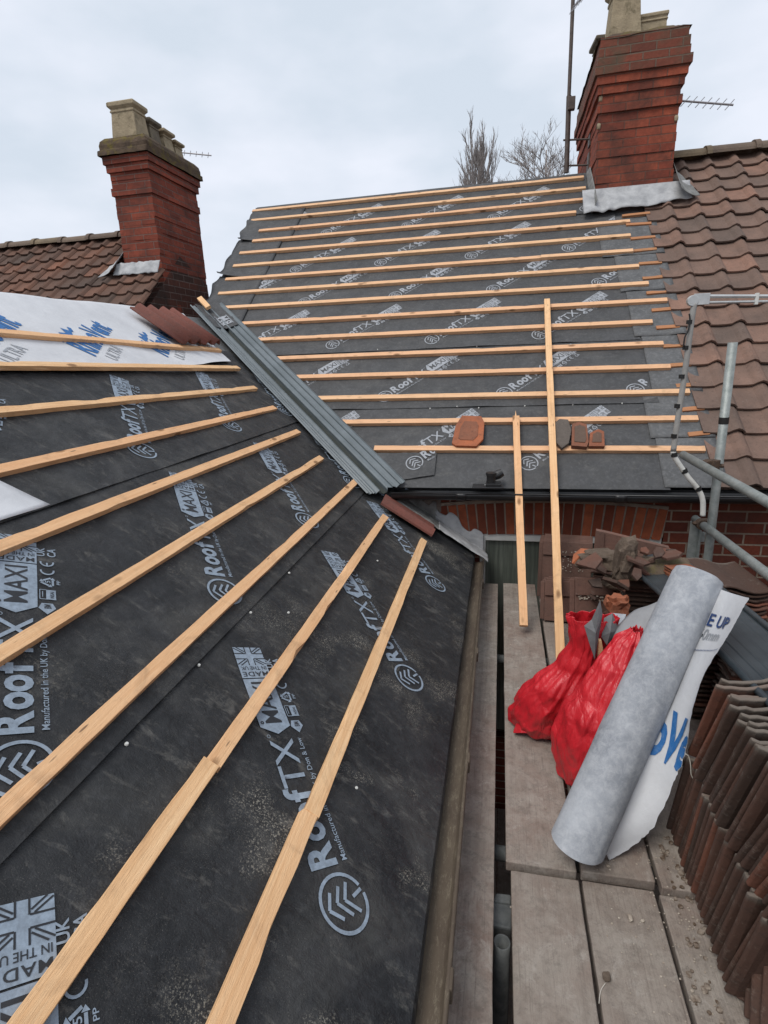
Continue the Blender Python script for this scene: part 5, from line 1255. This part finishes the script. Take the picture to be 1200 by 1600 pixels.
for i, (x0, y0, x1, y1, Y, n, hf, lab) in enumerate(((1062, 157, 1146, 164, 7.0, 8, .085, 'fishbone aerial pointing right from behind the right chimney'), (280, 237, 330, 243, 7.6, 7, .035, 'small fishbone aerial behind the pots of the left chimney'))):
    A_, B_ = at(x0 - 30, y0 - 2, Y), at(x1, y1, Y - .1); o = thing('television_aerial', A_, lab, 'aerial', 'rooftop aerials')
    yagi(o, A_.lerp(B_, .2), B_, n, hf, Vector((.55, .45, .6)).normalized() if i == 0 else Vector((.1, .3, 1)).normalized(), AERI, .010 if i == 0 else .008, .004)
    mb = MB(); p = A_.lerp(B_, .22); zb_ = (1.6 if i == 0 else 1.2); mb.tube([p, Vector((p.x, p.y, zb_))], .014, 8); mb.build('pole', AERI, o)

# ============================================================ bare trees beyond the ridge
def tree(base, top_h, lean, spread, lab, seed, n0=9, up=.85, thick=.12):
    rnd = random.Random(seed); o = thing('bare_tree', base, lab, 'tree', 'bare trees beyond the ridge'); tk = MB(); br_ = MB()
    base = Vector(base); tip = base + Vector((lean[0], lean[1], top_h)); m = [base.lerp(tip, k / 8) + Vector((rnd.uniform(-.1, .1), rnd.uniform(-.1, .1), 0)) for k in range(9)]
    tk.tube(m, [thick * (1 - .9 * k / 8) + .012 for k in range(9)], 7)
    def grow(p, d, L_, r, lev):
        pts = [p]; q = p; dd = d.copy()
        for k in range(4):
            dd = (dd + Vector((rnd.uniform(-.14, .14), rnd.uniform(-.14, .14), rnd.uniform(-.05, .12) * up))).normalized(); q = q + dd * L_ / 4; pts.append(q)
        br_.tube(pts, [r * (1 - .18 * k) for k in range(5)], 4 if lev else 5, cap=False)
        if lev >= 3: return
        for k in range((6, 6, 4)[lev]):
            t = rnd.uniform(.25, 1.0); i = min(3, int(t * 4)); s = pts[i].lerp(pts[i + 1], t * 4 - i)
            side = Vector((rnd.uniform(-1, 1), rnd.uniform(-1, 1), rnd.uniform(-.1, .5))).normalized(); nd = (dd * (.75 * up + .2) + side * spread).normalized()
            grow(s, nd, L_ * rnd.uniform(.38, .62), max(r * .55, .0065), lev + 1)
    for k in range(n0):
        t = rnd.uniform(.38, .97); i = min(7, int(t * 8)); s = m[i].lerp(m[i + 1], t * 8 - i); a = k * 2.4 + rnd.uniform(-.4, .4)
        d0 = (Vector((math.cos(a), math.sin(a), 0)) * spread * 1.3 + Vector((0, 0, up))).normalized(); grow(s, d0, top_h * .26 * (1.35 - t), .034, 0)
    tk.build('trunk', BARK, o, smooth=True); br_.build('crown', BARK, o, fix=False)
tree((-1.15, 25, -6.5), 13.6, (.1, 0), .27, 'narrow upright bare tree behind the middle of the main ridge', 3, 38, 1.25, .12)
tree((.35, 26, -6.5), 13.1, (.3, 0), .62, 'bare spreading tree between the narrow tree and the aerial mast', 5, 30, .7, .16)
tree((1.9, 27, -6.5), 14.6, (-.1, 0), .6, 'bare spreading tree right behind the aerial mast', 8, 30, .7, .16)
